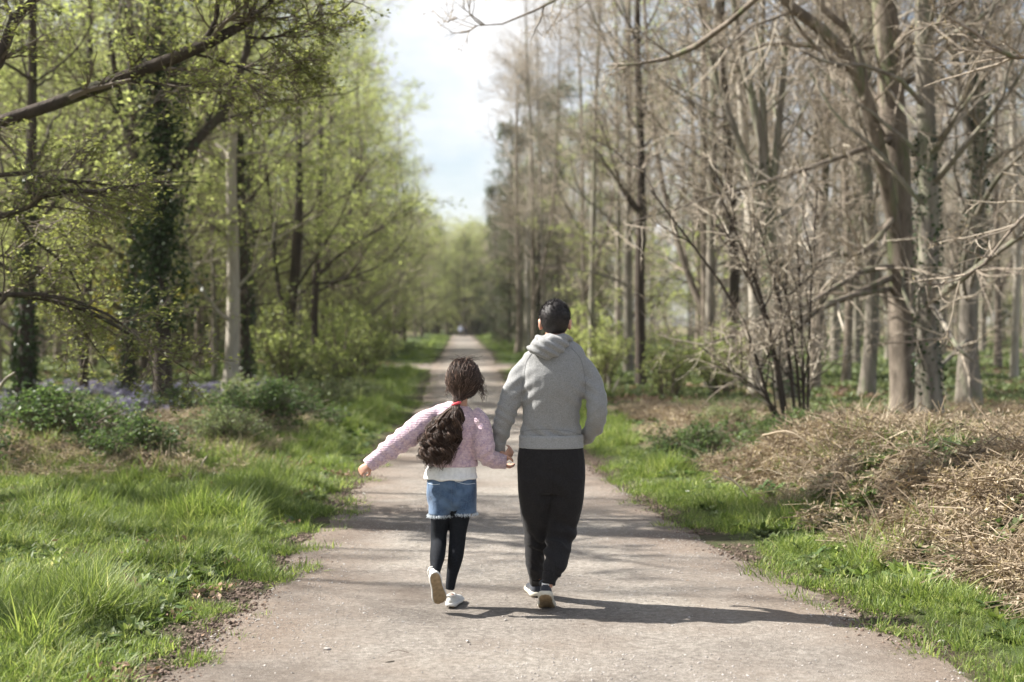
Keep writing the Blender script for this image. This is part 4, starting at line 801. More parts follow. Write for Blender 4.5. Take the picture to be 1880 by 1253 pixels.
stick('dead_stick', W(365, 872, 14.6), W(381, 838, 14.2), .016, 'pale broken stick standing up in the grass on the left')
stick('dead_stick', W(-6, 720, 14), W(28, 684, 13.6), .022, 'pale broken branch end poking in at the left edge')
stick('fallen_branch', W(1178, 705, 38), W(1250, 712, 36), .06, 'pale fallen branch on the ground right of the man', bow=-.1, cat='branch')
stick('dead_stick', W(1124, 722, 32), W(1138, 694, 32), .035, 'short pale stick leaning beside the elbow of the man', bow=0)
stick('dead_stick', W(1118, 722, 33), W(1116, 690, 33), .03, 'upright pale stump left of the short leaning stick', bow=0)
stick('dry_stem', W(1495, 868, 12), W(1548, 898, 11.6), .008, 'long straw coloured stem lying across the bracken', M_DRY)
stick('dry_stem', W(1330, 875, 12), W(1372, 912, 11.5), .010, 'pair-thick straw stem at the tip of the bracken bank', M_DRY)
stick('dry_stem', W(1400, 800, 13), W(1502, 828, 12.6), .012, 'bent straw stem over the top of the bracken bank', M_DRY, .1)
stick('dry_stem', W(1680, 1036, 9.2), W(1740, 1058, 8.8), .009, 'straw stem lying at the foot of the bank near the right verge', M_DRY)
stick('dead_twig', (-.55, 9.6, .02), (-.38, 9.55, .02), .006, 'short brown twig on the gravel between the two walkers', M_BARK, .0, 'twig')
stick('dead_twig', W(700, 1222, 6.7), W(724, 1214, 6.72), .005, 'small dark twig on the gravel at the bottom of the picture', M_BARKD, .004, 'twig')
def stone(px, py, r, label, k=0):
    d = DY(py); w = W(px, py, d); o = link('stone', RK[k].data.copy(), None, (w[0], d, .015)); o.scale = (r, r, r); tag(o, label, 'stone')
stone(600, 1198, .022, 'dark flat stone on the lower left of the gravel'); stone(1728, 1183, .02, 'pale stone where gravel meets the right verge', 1); stone(858, 1183, .012, 'small stone on the gravel below the shoes of the girl', 2); stone(928, 1143, .01, 'dark pebble between the two shadows', 3)
# ------------------------------------------------------------------ people
M_SKIN = mat_plain('skin', (.50, .29, .21), .5, .4, .25, .06, 20)
M_HAIR = mat_plain('black_hair', (.018, .014, .014), .55, .4, 0, .4, 60, .3)
M_GHAIR = mat_leaf('brown_hair', [(0, (.018, .010, .007)), (.5, (.045, .026, .018)), (.85, (.10, .060, .043)), (1, (.20, .13, .095))], 0, .45, False)
M_GREY = mat_fabric('grey_sweat', (.17, .172, .172), (.29, .292, .292), 190, .95, .25, 320)
M_GREYR = mat_fabric('grey_rib', (.22, .225, .225), (.32, .325, .33), 150, .95, .6, 260)
M_SEAM = mat_plain('seam', (.17, .175, .18), .9)
M_BLACK = mat_fabric('black_trouser', (.008, .0075, .008), (.019, .0175, .019), 120, .9, .2, 300, sheen=.04)
M_TIGHT = mat_plain('black_tights', (.010, .0115, .015), .85, .15, 0, .3, 80)
M_KNIT = mat_knit()
M_TEE = mat_fabric('white_tee', (.66, .66, .65), (.78, .78, .77), 60, .9, .2, 200)
M_DENIM = mat_fabric('denim', (.024, .045, .09), (.06, .105, .18), 130, .85, .5, 300, (11, (.09, .145, .235)))
M_FRAY = mat_plain('frayed_thread', (.62, .68, .74), .9)
M_SHOEW = mat_plain('white_shoe', (.62, .61, .58), .7, .3, 0, .08, 30, .2)
M_SOLEB = mat_plain('beige_sole', (.30, .22, .13), .7, .3, 0, .25, 40, .4)
M_SHOEK = mat_fabric('navy_shoe', (.016, .018, .025), (.04, .045, .06), 160, .8, .4, 400)
M_MIDS = mat_plain('cream_midsole', (.56, .52, .43), .6, .3, 0, .1, 20)
M_WHITEP = mat_plain('white_print', (.78, .78, .78), .5)
M_BAND = mat_plain('coral_band', (.75, .10, .12), .6, .3, 0, .05)
M_EYEW = mat_plain('eye_white', (.7, .7, .68), .2); M_LIP = mat_plain('lip', (.40, .16, .13), .5)

def loft(mb, rows, ref=(0, 1, 0), sides=20, n=None, sup=2.0, m=0):
    """rows: x,y,z, half width (perpendicular to ref), half depth (along ref)"""
    rows = np.asarray(rows, float); n = n or (len(rows) - 1) * 4 + 1; S = cat_rom(rows, n); P = S[:, :3]; S[:, 3:] = np.maximum(S[:, 3:], .002)
    T = nrm(np.gradient(P, axis=0)); ref = np.array(ref, float); B = nrm(ref - T * (T @ ref)[:, None]); A = np.cross(B, T)
    a = np.arange(sides) * 2 * np.pi / sides; ca = np.sign(np.cos(a)) * np.abs(np.cos(a)) ** (2 / sup); sa = np.sign(np.sin(a)) * np.abs(np.sin(a)) ** (2 / sup)
    V = P[:, None] + A[:, None] * (S[:, 3, None] * ca)[..., None] + B[:, None] * (S[:, 4, None] * sa)[..., None]
    V = np.concatenate([V.reshape(-1, 3), P[:1], P[-1:]]); k = np.arange(sides); k2 = (k + 1) % sides; b = (np.arange(n - 1) * sides)[:, None]
    Q = np.stack([b + k, b + k2, b + k2 + sides, b + k + sides], -1); e = (n - 1) * sides
    Tt = np.concatenate([np.stack([k2, k, np.full(sides, n * sides)], -1), np.stack([e + k, e + k2, np.full(sides, n * sides + 1)], -1)])
    mb.add(V, Q=Q, T=Tt, m=m)
def ball(mb, c, r, m=0, nu=16, nv=10, rot=None):
    u = np.arange(nu) * 2 * np.pi / nu; v = np.linspace(0, np.pi, nv + 1)[1:-1]; V = np.stack([np.outer(np.sin(v), np.cos(u)), np.outer(np.sin(v), np.sin(u)), np.outer(np.cos(v), np.ones(nu))], -1).reshape(-1, 3)
    V = np.vstack([V, [0, 0, 1], [0, 0, -1]]) * np.asarray(r, float)
    if rot is not None: V = V @ np.array(Matrix.Rotation(rot[0], 3, rot[1])).T
    V = V + np.asarray(c); k = np.arange(nu); k2 = (k + 1) % nu; b = (np.arange(nv - 2) * nu)[:, None]; N_ = (nv - 1) * nu
    mb.add(V, Q=np.stack([b + k, b + nu + k, b + nu + k2, b + k2], -1), T=np.concatenate([np.stack([k, k2, np.full(nu, N_)], -1), np.stack([N_ - nu + k2, N_ - nu + k, np.full(nu, N_ + 1)], -1)]), m=m)

def solid(mb, name, mats, voxel, origin, smooth=6, dec=1., disp=None, fac=.5):
    me = mb.mesh(name, mats); ob = bpy.data.objects.new('tmp', me); COL.objects.link(ob)
    r = ob.modifiers.new('r', 'REMESH'); r.mode = 'VOXEL'; r.voxel_size = voxel; r.use_smooth_shade = True
    if smooth: s = ob.modifiers.new('s', 'SMOOTH'); s.factor = fac; s.iterations = smooth
    if dec < 1: d = ob.modifiers.new('d', 'DECIMATE'); d.ratio = dec
    dg = bpy.context.evaluated_depsgraph_get(); out = bpy.data.meshes.new_from_object(ob.evaluated_get(dg)); bpy.data.objects.remove(ob)
    out.name = name; n = len(out.vertices); co = np.empty(n * 3, np.float32); out.vertices.foreach_get('co', co); co = co.reshape(-1, 3).astype(float)
    if disp is not None:
        nn = np.empty(n * 3, np.float32); out.vertices.foreach_get('normal', nn); co = co + nn.reshape(-1, 3) * disp(co)[:, None]
    out.vertices.foreach_set('co', (co - np.asarray(origin)).astype(np.float32).ravel())
    out.materials.clear()
    for m_ in mats: out.materials.append(m_)
    out.polygons.foreach_set('use_smooth', np.ones(len(out.polygons), bool)); out.update(); return out
def n3(co, f, s=0):
    return vnoise(co[:, 0] * f + co[:, 1] * f * .6, co[:, 2] * f + co[:, 1] * f * .5, s) - .5

PX = 8.0 / FPX
def row(px, py, d, hw, dep): w = W(px, py, d); return [w[0], w[1], w[2], hw * d / FPX, dep]
def rows(lst): return [row(*q) for q in lst]
def shrink(r_, k): q = np.array(r_, float); q[:, 3:] = np.maximum(q[:, 3:] - k, .012); return q

def hand(mb, M, s, curl, spread=.18, thumb=.7):
    """M: 4x4, local +x towards fingers, +z back of the hand, thumb on +y; s: palm length scale"""
    M = np.array(M)
    def tf(p): p = np.asarray(p, float) * s; return (M[:3, :3] @ p.T).T + M[:3, 3]
    ref = M[:3, 2]
    pr = np.array([(-.02, 0, 0, .026, .019), (.02, 0, 0, .034, .016), (.06, 0, 0, .042, .014), (.09, 0, -.002, .038, .012)])
    q = np.hstack([tf(pr[:, :3]), pr[:, 3:] * s]); loft(mb, q, ref, 14)
    for k, (y, L) in enumerate([(.029, .070), (.010, .078), (-.010, .073), (-.028, .058)]):
        a = -.1; p = np.array([.082, y, 0.]); pts = [p - [.02, 0, 0], p]; yaw = y * spread * 30 * .3
        for seg, c in zip((.45, .32, .23), (curl * .8, curl, curl * .7)):
            a -= c; p = p + np.array([math.cos(a) * math.cos(yaw), math.sin(yaw) * .5, math.sin(a)]) * L * seg; pts.append(p)
        q = np.hstack([tf(pts), np.array([[.0095] * 2, [.0095] * 2, [.009] * 2, [.0085] * 2, [.0065] * 2]) * s]); loft(mb, q, M[:3, 1], 10, n=14); ball(mb, tf([pts[-1]])[0], .0066 * s)
    pts = [(.0, .02, -.004), (.03, .045, -.012), (.055, .058, -.022 - .02 * thumb), (.078, .058 - .02 * thumb, -.035 - .02 * thumb)]
    q = np.hstack([tf(pts), np.array([[.014] * 2, [.013] * 2, [.0105] * 2, [.007] * 2]) * s]); loft(mb, q, ref, 10, n=12); ball(mb, tf([pts[-1]])[0], .0075 * s)
def frame(pos, xd, zd):
    x = Vector(xd).normalized(); z = Vector(zd); z = (z - x * z.dot(x)).normalized(); y = z.cross(x)
    return Matrix(((x.x, y.x, z.x, pos[0]), (x.y, y.y, z.y, pos[1]), (x.z, y.z, z.z, pos[2]), (0, 0, 0, 1)))

def head(mb, c, s, yaw=0, roll=0, pitch=0):
    """skull, jaw, nose, ears; faces +y (away from the camera)"""
    tmp = MB(); ball(tmp, (0, -.005, .02), (.075, .095, .095), nu=24, nv=16); ball(tmp, (0, .028, -.045), (.056, .062, .072)); ball(tmp, (0, .08, -.02), (.013, .022, .022)); ball(tmp, (0, .072, .0), (.010, .016, .03))
    ball(tmp, (0, .078, -.052), (.024, .014, .010)); ball(tmp, (0, .07, -.095), (.022, .02, .018)); ball(tmp, (0, .075, .033), (.05, .015, .010))
    for sx in (-1, 1):
        ball(tmp, (sx * .079, -.004, -.012), (.010, .019, .034), rot=(sx * .25, 'Z')); ball(tmp, (sx * .084, .0, .006), (.008, .017, .015)); ball(tmp, (sx * .045, .055, -.03), (.022, .022, .025))
    V = np.concatenate(tmp.v) * s; Rm = np.array((Matrix.Rotation(yaw, 3, 'Z') @ Matrix.Rotation(roll, 3, 'Y') @ Matrix.Rotation(pitch, 3, 'X'))); V = V @ Rm.T + np.asarray(c)
    mb.add(V, Q=np.concatenate(tmp.q), T=np.concatenate(tmp.t)); return Rm
def face_parts(parent, c, s, Rm, origin, brow):
    for sx in (-1, 1):
        mb = MB(); ball(mb, np.array([sx * .031, .072, .012]) * s @ Rm.T + c, .0125 * s); link('eye', mb.mesh('eye', [M_EYEW], origin=origin), parent)
        mb = MB(); ball(mb, np.array([sx * .031, .0815, .012]) * s @ Rm.T + c, .0052 * s); link('iris', mb.mesh('iris', [M_HAIR], origin=origin), parent)
        mb = MB(); P = np.array([[sx * .012, .088, .030], [sx * .032, .088, .036], [sx * .052, .076, .030]]) * s @ Rm.T + c; tubes(mb, P[None], [[.003, .004, .002]], 6); link('eyebrow', mb.mesh('eyebrow', [brow], origin=origin), parent)
    mb = MB(); P = np.array([[-.024, .082, -.053], [0, .093, -.050], [.024, .082, -.053]]) * s @ Rm.T + c; tubes(mb, P[None], [[.002, .0055, .002]], 8); link('mouth', mb.mesh('mouth', [M_LIP], origin=origin), parent)

def shoe(parent, M, s, up_mat, sole_mat, origin, style, tread=None):
    """local: heel at origin, toe +y, up +z, length 0.29*s"""
    M = np.array(M)
    def tf(V): return (M[:3, :3] @ (np.asarray(V) * s).T).T + M[:3, 3]
    ysec = np.array([0, .02, .06, .11, .16, .21, .255, .28, .288]); hw = np.array([.018, .032, .037, .036, .041, .047, .042, .028, .012])
    top = np.array([.085, .10, .098, .088, .074, .060, .050, .042, .032]) if style == 'run' else np.array([.075, .085, .080, .080, .070, .058, .05, .042, .032])
    n = 41; t = np.linspace(0, 1, n); Y = np.interp(t, np.linspace(0, 1, 9), ysec); HW = cat_rom(np.stack([ysec, hw], -1), n); TP = cat_rom(np.stack([ysec, top], -1), n)[:, 1]
    Yv, Hw = HW[:, 0], HW[:, 1]; mb = MB(); a = np.linspace(0, np.pi, 15); V = []
    for y, h, tp in zip(Yv, Hw, TP):
        V.append(np.stack([np.cos(a) * h * .97, np.full(15, y), .022 + np.sin(a) ** .8 * (tp - .022)], -1))
    V = np.array(V).reshape(-1, 3); i = (np.arange(n - 1) * 15)[:, None] + np.arange(14)[None]; lo = len(V)
    Q = np.stack([i, i + 1, i + 16, i + 15], -1).reshape(-1, 4); Q2 = np.stack([np.arange(n - 1) * 15 + 14, np.arange(n - 1) * 15, np.arange(1, n) * 15, np.arange(1, n) * 15 + 14], -1)
    cb = [[0, j + 1, j] for j in range(1, 14)]; ce = [[lo - 15, lo - 15 + j, lo - 15 + j + 1] for j in range(1, 14)]
    mb.add(tf(V), Q=np.concatenate([Q, Q2]), T=np.array(cb + ce)); o = link('shoe', mb.mesh('shoe', [up_mat], origin=origin), parent)
    # sole with a bevelled rim and rocker toe
    mb = MB(); m_ = 13; f = np.linspace(-1, 1, m_); rise = .018 * np.clip((Yv - .2) / .088, 0, 1) ** 2 + .010 * np.clip((.05 - Yv) / .05, 0, 1) ** 2
    def ring(k): h = Hw[k] + .004; z0 = rise[k]; z1 = .030 + .006 * (Yv[k] < .1); return np.array([[-h, Yv[k], z1], [-h - .004, Yv[k], (z0 + z1) * .5], [-h + .004, Yv[k], z0 + .003], [-h * .6, Yv[k], z0 + .002 * math.sin(Yv[k] * 260)], [0, Yv[k], z0 + .004], [h * .6, Yv[k], z0 + .002 * math.sin(Yv[k] * 260 + 1)], [h - .004, Yv[k], z0 + .003], [h + .004, Yv[k], (z0 + z1) * .5], [h, Yv[k], z1]])
    V = np.concatenate([ring(k) for k in range(n)]); V = np.concatenate([V, [[0, -.006, .018], [0, .294, .032]]]); i = (np.arange(n - 1) * 9)[:, None] + np.arange(9)[None]; i2 = (np.arange(n - 1) * 9)[:, None] + (np.arange(9)[None] + 1) % 9
    Q = np.stack([i, i2, i2 + 9, i + 9], -1); T_ = [[(j + 1) % 9, j, n * 9] for j in range(9)] + [[(n - 1) * 9 + j, (n - 1) * 9 + (j + 1) % 9, n * 9 + 1] for j in range(9)]
    mi = MB(); mi.add(tf(V), Q=Q, T=T_); me = mi.mesh('sole', [sole_mat] + ([tread] if tread else []), origin=origin)
    if tread:
        for k, pg in enumerate(me.polygons):
            if k < (n - 1) * 9 and (k % 9) in (2, 3, 4, 5): pg.material_index = 1
    link('sole', me, o)
    mb = MB(); a = np.linspace(0, 2 * np.pi, 17)[:-1]; cz = .088 if style == 'run' else .076
    P = np.stack([np.cos(a) * .034, .045 + np.sin(a) * .045, cz + .012 * np.abs(np.sin(a)) ** 2 + .0 * a], -1); P = np.vstack([P, P[:1]]); tubes(mb, tf(P)[None], np.full((1, 17), .006 * s), 6); link('collar', mb.mesh('collar', [up_mat], origin=origin), o)
    return o, tf

def seam_on(parent, me, pts, d, mat, origin, name='seam', r=.0016, n=30, lift=.0005):
    """thin raised seam laid on the back of a garment along a line of pixel points"""
    bv = BVHTree.FromPolygons([tuple(v.co) for v in me.vertices], [tuple(p.vertices) for p in me.polygons]); out = []; eye = Vector((0, 0, CAMZ)) - Vector(origin)
    for q in cat_rom(pts, n):
        w = Vector(W(q[0], q[1], d)) - Vector(origin); h = bv.ray_cast(eye, (w - eye).normalized())
        if h[0] is not None: out.append(np.array(h[0]) + np.array(h[1]) * lift)
    if len(out) > 2: mb = MB(); tubes(mb, np.array(out)[None], np.full((1, len(out)), r), 5); link(name, mb.mesh(name, [mat]), parent)

def foot(mb, M, s):
    M = np.array(M); q = np.array([(0, .035, .085, .024, .026), (0, .045, .055, .024, .028), (0, .07, .045, .022, .018), (0, .14, .040, .026, .012), (0, .21, .034, .028, .009)])
    loft(mb, np.hstack([(M[:3, :3] @ (q[:, :3] * s).T).T + M[:3, 3], q[:, 3:] * s]), M[:3, 0] * 0 + M[:3, 2] * .7 + M[:3, 1] * .7, 12)
wl = W(986, 1092, 8.30); MSHL = Matrix.Translation((wl[0], 8.25, .015)) @ Matrix.Rotation(R(6), 4, 'Z')
wr = W(1002, 1086, 7.84); MSHR = Matrix.Translation((wr[0] - .004, 7.80, .108)) @ Matrix.Rotation(R(-4), 4, 'Z') @ Matrix.Rotation(R(-27), 4, 'X')
ws = W(826, 1100, 8.0); MGR = Matrix.Translation((ws[0] + .002, 7.965, .014)) @ Matrix.Rotation(R(-10), 4, 'Z')
ws = W(795, 1060, 7.77); MGL = Matrix.Translation((ws[0] + .010, 7.740, ws[2] + .02)) @ Matrix.Rotation(R(-17), 4, 'Y') @ Matrix.Rotation(R(12), 4, 'Z') @ Matrix.Rotation(R(-58), 4, 'X')

# ---- man
OM = np.array([W(1003, 1100, 8.0)[0], 8.0, 0.])
torso = rows([(1016, 626, 8.0, 27, .07), (1017, 634, 8.0, 40, .085), (1018, 646, 8.0, 55, .10), (1018, 664, 7.99, 60, .113), (1018, 700, 7.98, 62, .125), (1013, 740, 7.99, 54, .115), (1012, 775, 8.0, 53, .11), (1012, 800, 8.0, 56, .115), (1012, 822, 8.0, 59, .12)])
larm = rows([(977, 662, 8.0, 17, .065), (959, 688, 8.0, 21.5, .062), (940, 725, 7.98, 21, .058), (928, 762, 7.98, 20, .056), (917, 800, 8.02, 16, .046), (915, 824, 8.05, 12, .036)])
rarm = rows([(1060, 662, 8.0, 17, .065), (1079, 688, 8.0, 20.5, .064), (1092, 722, 7.96, 21, .062), (1096, 752, 7.93, 19, .060), (1093, 776, 7.97, 18, .055), (1084, 795, 8.06, 15, .045), (1072, 806, 8.16, 13, .04)])
pelvis = rows([(1012, 812, 8.0, 57, .115), (1012, 845, 8.0, 62, .128), (1012, 880, 8.0, 62, .13), (1012, 905, 8.0, 55, .11)])
lleg = rows([(984, 870, 8.0, 34, .118), (985, 920, 8.04, 32, .11), (988, 965, 8.12, 28, .095), (984, 1000, 8.17, 22, .08), (982, 1035, 8.2, 18, .07), (986, 1056, 8.24, 16, .055)])
rleg = rows([(1040, 870, 8.0, 35, .118), (1036, 920, 8.03, 34, .11), (1031, 960, 8.06, 30, .10), (1030, 980, 8.04, 29, .094), (1026, 996, 8.02, 25, .082), (1023, 1020, 7.96, 24, .078), (1016, 1045, 7.9, 20, .068), (1010, 1058, 7.87, 15, .05)])
HM = W(1019, 592, 8.0)
mb = MB()
RmM = head(mb, HM, 1.04, yaw=-.06)
loft(mb, rows([(1019, 598, 8.0, 17, .058), (1018, 622, 8.0, 19, .062), (1017, 640, 8.0, 26, .07)]))
loft(mb, shrink(torso, .014)); loft(mb, shrink(larm, .014)); loft(mb, shrink(rarm, .014)); loft(mb, shrink(pelvis[:-1], .03))
def leg_to(r_, foot): q = shrink(r_, .016); return np.vstack([q, foot])
fl = W(985, 1088, 8.33); fr = W(1004, 1095, 7.86)
loft(mb, leg_to(lleg, [[*W(985, 1076, 8.32), .030, .030]])); loft(mb, leg_to(rleg, [[*W(1005, 1078, 7.865), .028, .030]]))
foot(mb, MSHL, .98); foot(mb, MSHR, .98)
hl = W(915, 826, 8.06)
hand(mb, frame(hl + [.002, .0, -.004], (.30, .10, -1), (-.9, -.3, -.25)), .98, .75)
hr = W(1068, 808, 8.18); hand(mb, frame(hr, (-.75, .55, -.35), (.1, 1, .3)), .95, .5)
me = solid(mb, 'person', [M_SKIN], .0055, OM, 5, .5)
man = link('person', me, None, tuple(OM)); tag(man, 'man in grey hooded sweatshirt and black joggers walking away holding the hand of the girl', 'man', 'walkers on the path')
face_parts(man, HM, 1.04, RmM, OM, M_HAIR)
# sweatshirt
def fold(co):
    z = co[:, 2]; x = co[:, 0]; f = .007 * n3(co, 8, 3) + .004 * n3(co, 19, 5)
    f += .007 * np.sin((z + x * .9 + .25 * n3(co, 5, 1)) * 55) * sstep(1.08, .98, z) * sstep(.90, .95, z)          # slack above the hem
    for (c, dx) in ((W(925, 760, 8), 1), (W(1097, 755, 8), -1)):                                                   # elbow creases
        dd = np.linalg.norm(co - c, axis=1); f += .006 * np.sin((z + .6 * dx * x) * 120) * np.exp(-(dd / .09) ** 2)
    for (c, sx) in ((W(962, 712, 8), -1), (W(1070, 715, 8), 1)):                                                   # armpit drag lines
        dd = np.linalg.norm(co - c, axis=1); f += .008 * np.sin((x * sx * .7 + z) * 85) * np.exp(-(dd / .11) ** 2)
    return f
mb = MB(); loft(mb, torso[:-1] + rows([(1012, 812, 8.0, 58, .117)])); loft(mb, larm[:-1] + rows([(915, 812, 8.04, 14, .042)])); loft(mb, rarm)
me = solid(mb, 'sweatshirt', [M_GREY], .008, OM, 5, 1, fold); sw = link('sweatshirt', me, man)
sm = me
mb = MB(); loft(mb, rows([(1012, 798, 8.0, 58, .119), (1012, 802, 8.0, 59.5, .124), (1012, 811, 8.0, 59, .123), (1012, 819, 8.0, 59.5, .124), (1012, 822, 8.0, 59, .122)]), n=17, sides=60)
link('hem_band', mb.mesh('hem_band', [M_GREYR], origin=OM), man)
mb = MB(); loft(mb, rows([(916, 808, 8.03, 14.5, .043), (915, 814, 8.04, 13.5, .041), (915, 828, 8.06, 12, .036)]), n=12); link('cuff', mb.mesh('cuff', [M_GREYR], origin=OM), man)
for pts in ([(985, 640), (968, 662), (962, 690), (957, 722)], [(1048, 638), (1066, 660), (1073, 690), (1076, 724)], [(955, 793), (985, 789), (1012, 789), (1045, 792), (1068, 799)]):
    seam_on(man, sm, pts, 8.0, M_SEAM, OM)
# hood: rolled collar round the neck with the point hanging to the left
mb = MB(); a = np.linspace(0, 2 * np.pi, 25)[:-1]; hc = W(1017, 627, 8.0)
P = np.stack([hc[0] + np.cos(a) * .088, hc[1] + .0 + np.sin(a) * .082, hc[2] + .006 + .022 * np.cos(a) * .3 - .006 * np.sin(a)], -1); P = np.vstack([P, P[:1]]); rr = np.concatenate([.026 + .007 * np.cos(a - 3.6), [.026 + .007 * math.cos(-3.6)]]); tubes(mb, P[None], rr[None], 12)
loft(mb, rows([(1040, 624, 7.93, 10, .028), (1022, 634, 7.90, 19, .038), (1004, 640, 7.87, 21, .048), (988, 640, 7.87, 17, .042), (972, 641, 7.91, 9, .024)]), (0, 1, 0))
loft(mb, rows([(1003, 622, 7.91, 16, .03), (1002, 637, 7.885, 17, .036), (1001, 651, 7.865, 10, .030), (1000, 660, 7.87, 4, .012)]), (0, 1, 0)); 
loft(mb, rows([(1030, 622, 7.93, 12, .028), (1034, 632, 7.91, 9, .028), (1037, 640, 7.91, 3, .012)]), (0, 1, 0))
def hfold(co): return .005 * np.sin((co[:, 0] * .8 + co[:, 2] * 1.4) * 95) + .006 * n3(co, 14, 6)
me = solid(mb, 'hood', [M_GREY], .006, OM, 4, 1, hfold); link('hood', me, man)
# trousers
def tfold(co):
    z = co[:, 2]; x = co[:, 0]; f = .010 * n3(co, 7, 13) + .005 * n3(co, 17, 15)
    for c, a_, k in ((W(1026, 985, 8), .11, 70), (W(988, 1000, 8), .10, 80), (W(1012, 1040, 8), .09, 110), (W(985, 1045, 8), .08, 110), (W(1012, 905, 8), .12, 45)):
        dd = np.linalg.norm((co - c) * [1, .5, 1], axis=1); f += .009 * np.sin((z + .5 * (x - c[0]) + .06 * n3(co, 12, 4)) * k) * np.exp(-(dd / a_) ** 2)
    return f
mb = MB(); loft(mb, pelvis); loft(mb, lleg, sides=24); loft(mb, rleg, sides=24)
me = solid(mb, 'trousers', [M_BLACK], .008, OM, 4, 1, tfold); link('trousers', me, man); seam_on(man, me, [(1013, 828), (1013, 870), (1012, 905)], 8, M_BLACK, OM, 'centre_seam', .0025)
for nm, rr_ in (('ankle_cuff', [(986, 1054, 8.24, 15.5, .052), (985, 1062, 8.27, 13.5, .045), (985, 1070, 8.29, 12.5, .042)]), ('ankle_cuff', [(1011, 1055, 7.88, 15.5, .052), (1008, 1064, 7.87, 13.5, .046), (1007, 1074, 7.86, 12.5, .043)])):
    mb = MB(); loft(mb, rows(rr_), n=10); link(nm, mb.mesh(nm, [M_BLACK], origin=OM), man)
# shoes
o, tf = shoe(man, MSHL, .98, M_SHOEK, M_MIDS, OM, 'run', M_SOLEB)
o, tf = shoe(man, MSHR, .98, M_SHOEK, M_MIDS, OM, 'run', M_SOLEB)
# heel emblem: two interlocked arcs, in white
for s1 in (1, -1):
    mb = MB(); a = np.linspace(R(20), R(160), 9); P = np.stack([np.cos(a) * .021, np.full(9, -.006) + .0 * a, .075 - s1 * .011 + s1 * np.sin(a) * .014], -1); P[:, 1] = -.002 + .016 * (P[:, 0] / .03) ** 2 + .03 * np.clip(P[:, 2] - .07, 0, 1) ; tubes(mb, tf(P)[None], [[.0026 + .001 * abs(math.cos(q)) for q in a]], 6); link('emblem_arc', mb.mesh('emblem', [M_WHITEP], origin=OM), o)
# hair: cap with short cropped blades
def hair_cap(c, s, Rm, cut, scale=1.07):
    tmp = MB(); ball(tmp, (0, -.006, .022), np.array((.076, .097, .095)) * scale, nu=36, nv=24); V = np.concatenate(tmp.v); keep = cut(V); return V, tmp, keep
rg = np.random.default_rng(77)
K = 9000; u_ = nrm(rg.normal(size=(K * 2, 3))); Pp = np.array([0, -.005, .02]) + u_ * np.array([.076, .096, .096]) * 1.0
kp = ((Pp[:, 1] < .01) & (Pp[:, 2] > -.085)) | (Pp[:, 2] > .045 + .25 * np.clip(Pp[:, 1], 0, 1)); u_, Pp = u_[kp][:K], Pp[kp][:K]
ln = .004 + .010 * sstep(-.02, .06, Pp[:, 2]); dr = nrm(u_ + rg.normal(0, .45, u_.shape)); tip = Pp + dr * ln[:, None] * rg.uniform(.6, 1.5, (len(Pp), 1)); sd_ = nrm(np.cross(dr, rg.normal(size=dr.shape))) * .0017
V = np.stack([Pp - sd_, Pp + sd_, tip], 1) * 1.04 @ RmM.T + HM
mb = MB(); mb.add(V, T=np.arange(len(V) * 3).reshape(-1, 3))
tmp = MB(); ball(tmp, (0, -.006, .021), np.array((.0785, .0985, .0985)), nu=48, nv=32); Vc = np.concatenate(tmp.v); ok = ((Vc[:, 1] < .01) & (Vc[:, 2] > -.085)) | (Vc[:, 2] > .048 + .25 * np.clip(Vc[:, 1], 0, 1))
Qc = np.concatenate(tmp.q); Tc = np.concatenate(tmp.t); Qc = Qc[ok[Qc].all(1)]; Tc = Tc[ok[Tc].all(1)]
Vc = Vc + nrm(Vc) * (.007 * (vnoise(Vc[:, 0] * 90, Vc[:, 2] * 90 + Vc[:, 1] * 50, 3)) * sstep(.0, .05, Vc[:, 2]))[:, None]
mb.add(Vc * 1.04 @ RmM.T + HM, Q=Qc, T=Tc); link('hair', mb.mesh('hair', [M_HAIR], origin=OM), man)

# ---- girl
OG = np.array([W(828, 1100, 8.0)[0], 8.0, 0.])
gt = rows([(842, 742, 8.0, 20, .05), (840, 750, 8.0, 34, .065), (837, 762, 8.0, 46, .08), (834, 785, 7.99, 48, .09), (832, 815, 8.0, 44, .088), (831, 840, 8.0, 44, .088), (831, 853, 8.0, 45, .09)])
gl = rows([(812, 758, 8.0, 16, .05), (792, 770, 7.98, 20, .055), (770, 785, 7.97, 24, .06), (745, 803, 7.95, 22, .058), (716, 824, 7.93, 19, .05), (694, 842, 7.92, 15, .042), (682, 850, 7.92, 13, .036)])
gr = rows([(866, 760, 8.0, 17, .05), (880, 775, 7.98, 20, .055), (885, 800, 7.96, 21, .06), (888, 822, 7.95, 21, .062), (894, 838, 7.97, 19, .058), (908, 845, 8.0, 16, .048), (922, 847, 8.03, 13, .038)])
gpel = rows([(829, 860, 8.0, 42, .085), (829, 885, 8.0, 44, .095), (829, 908, 8.0, 44, .098), (830, 918, 8.0, 40, .085)])
gll = rows([(812, 905, 8.0, 21, .08), (809, 945, 8.0, 18.5, .066), (806, 975, 8.02, 15.5, .053), (805, 1000, 8.0, 14.5, .048), (803, 1022, 7.9, 14, .048), (800, 1045, 7.82, 10, .036), (799, 1056, 7.79, 9, .03)])
grl = rows([(848, 905, 8.0, 21, .08), (845, 945, 8.0, 18.5, .066), (841, 975, 8.0, 16, .053), (839, 1000, 8.0, 15, .05), (836, 1025, 7.99, 14, .05), (830, 1055, 8.0, 10.5, .038), (826, 1082, 8.01, 8.5, .03)])
HG = W(851, 700, 8.0); mb = MB(); RmG = head(mb, HG, .92, yaw=-.1, roll=.22)
loft(mb, rows([(849, 715, 8.0, 13, .045), (845, 738, 8.0, 13, .045), (843, 752, 8.0, 18, .05)]))
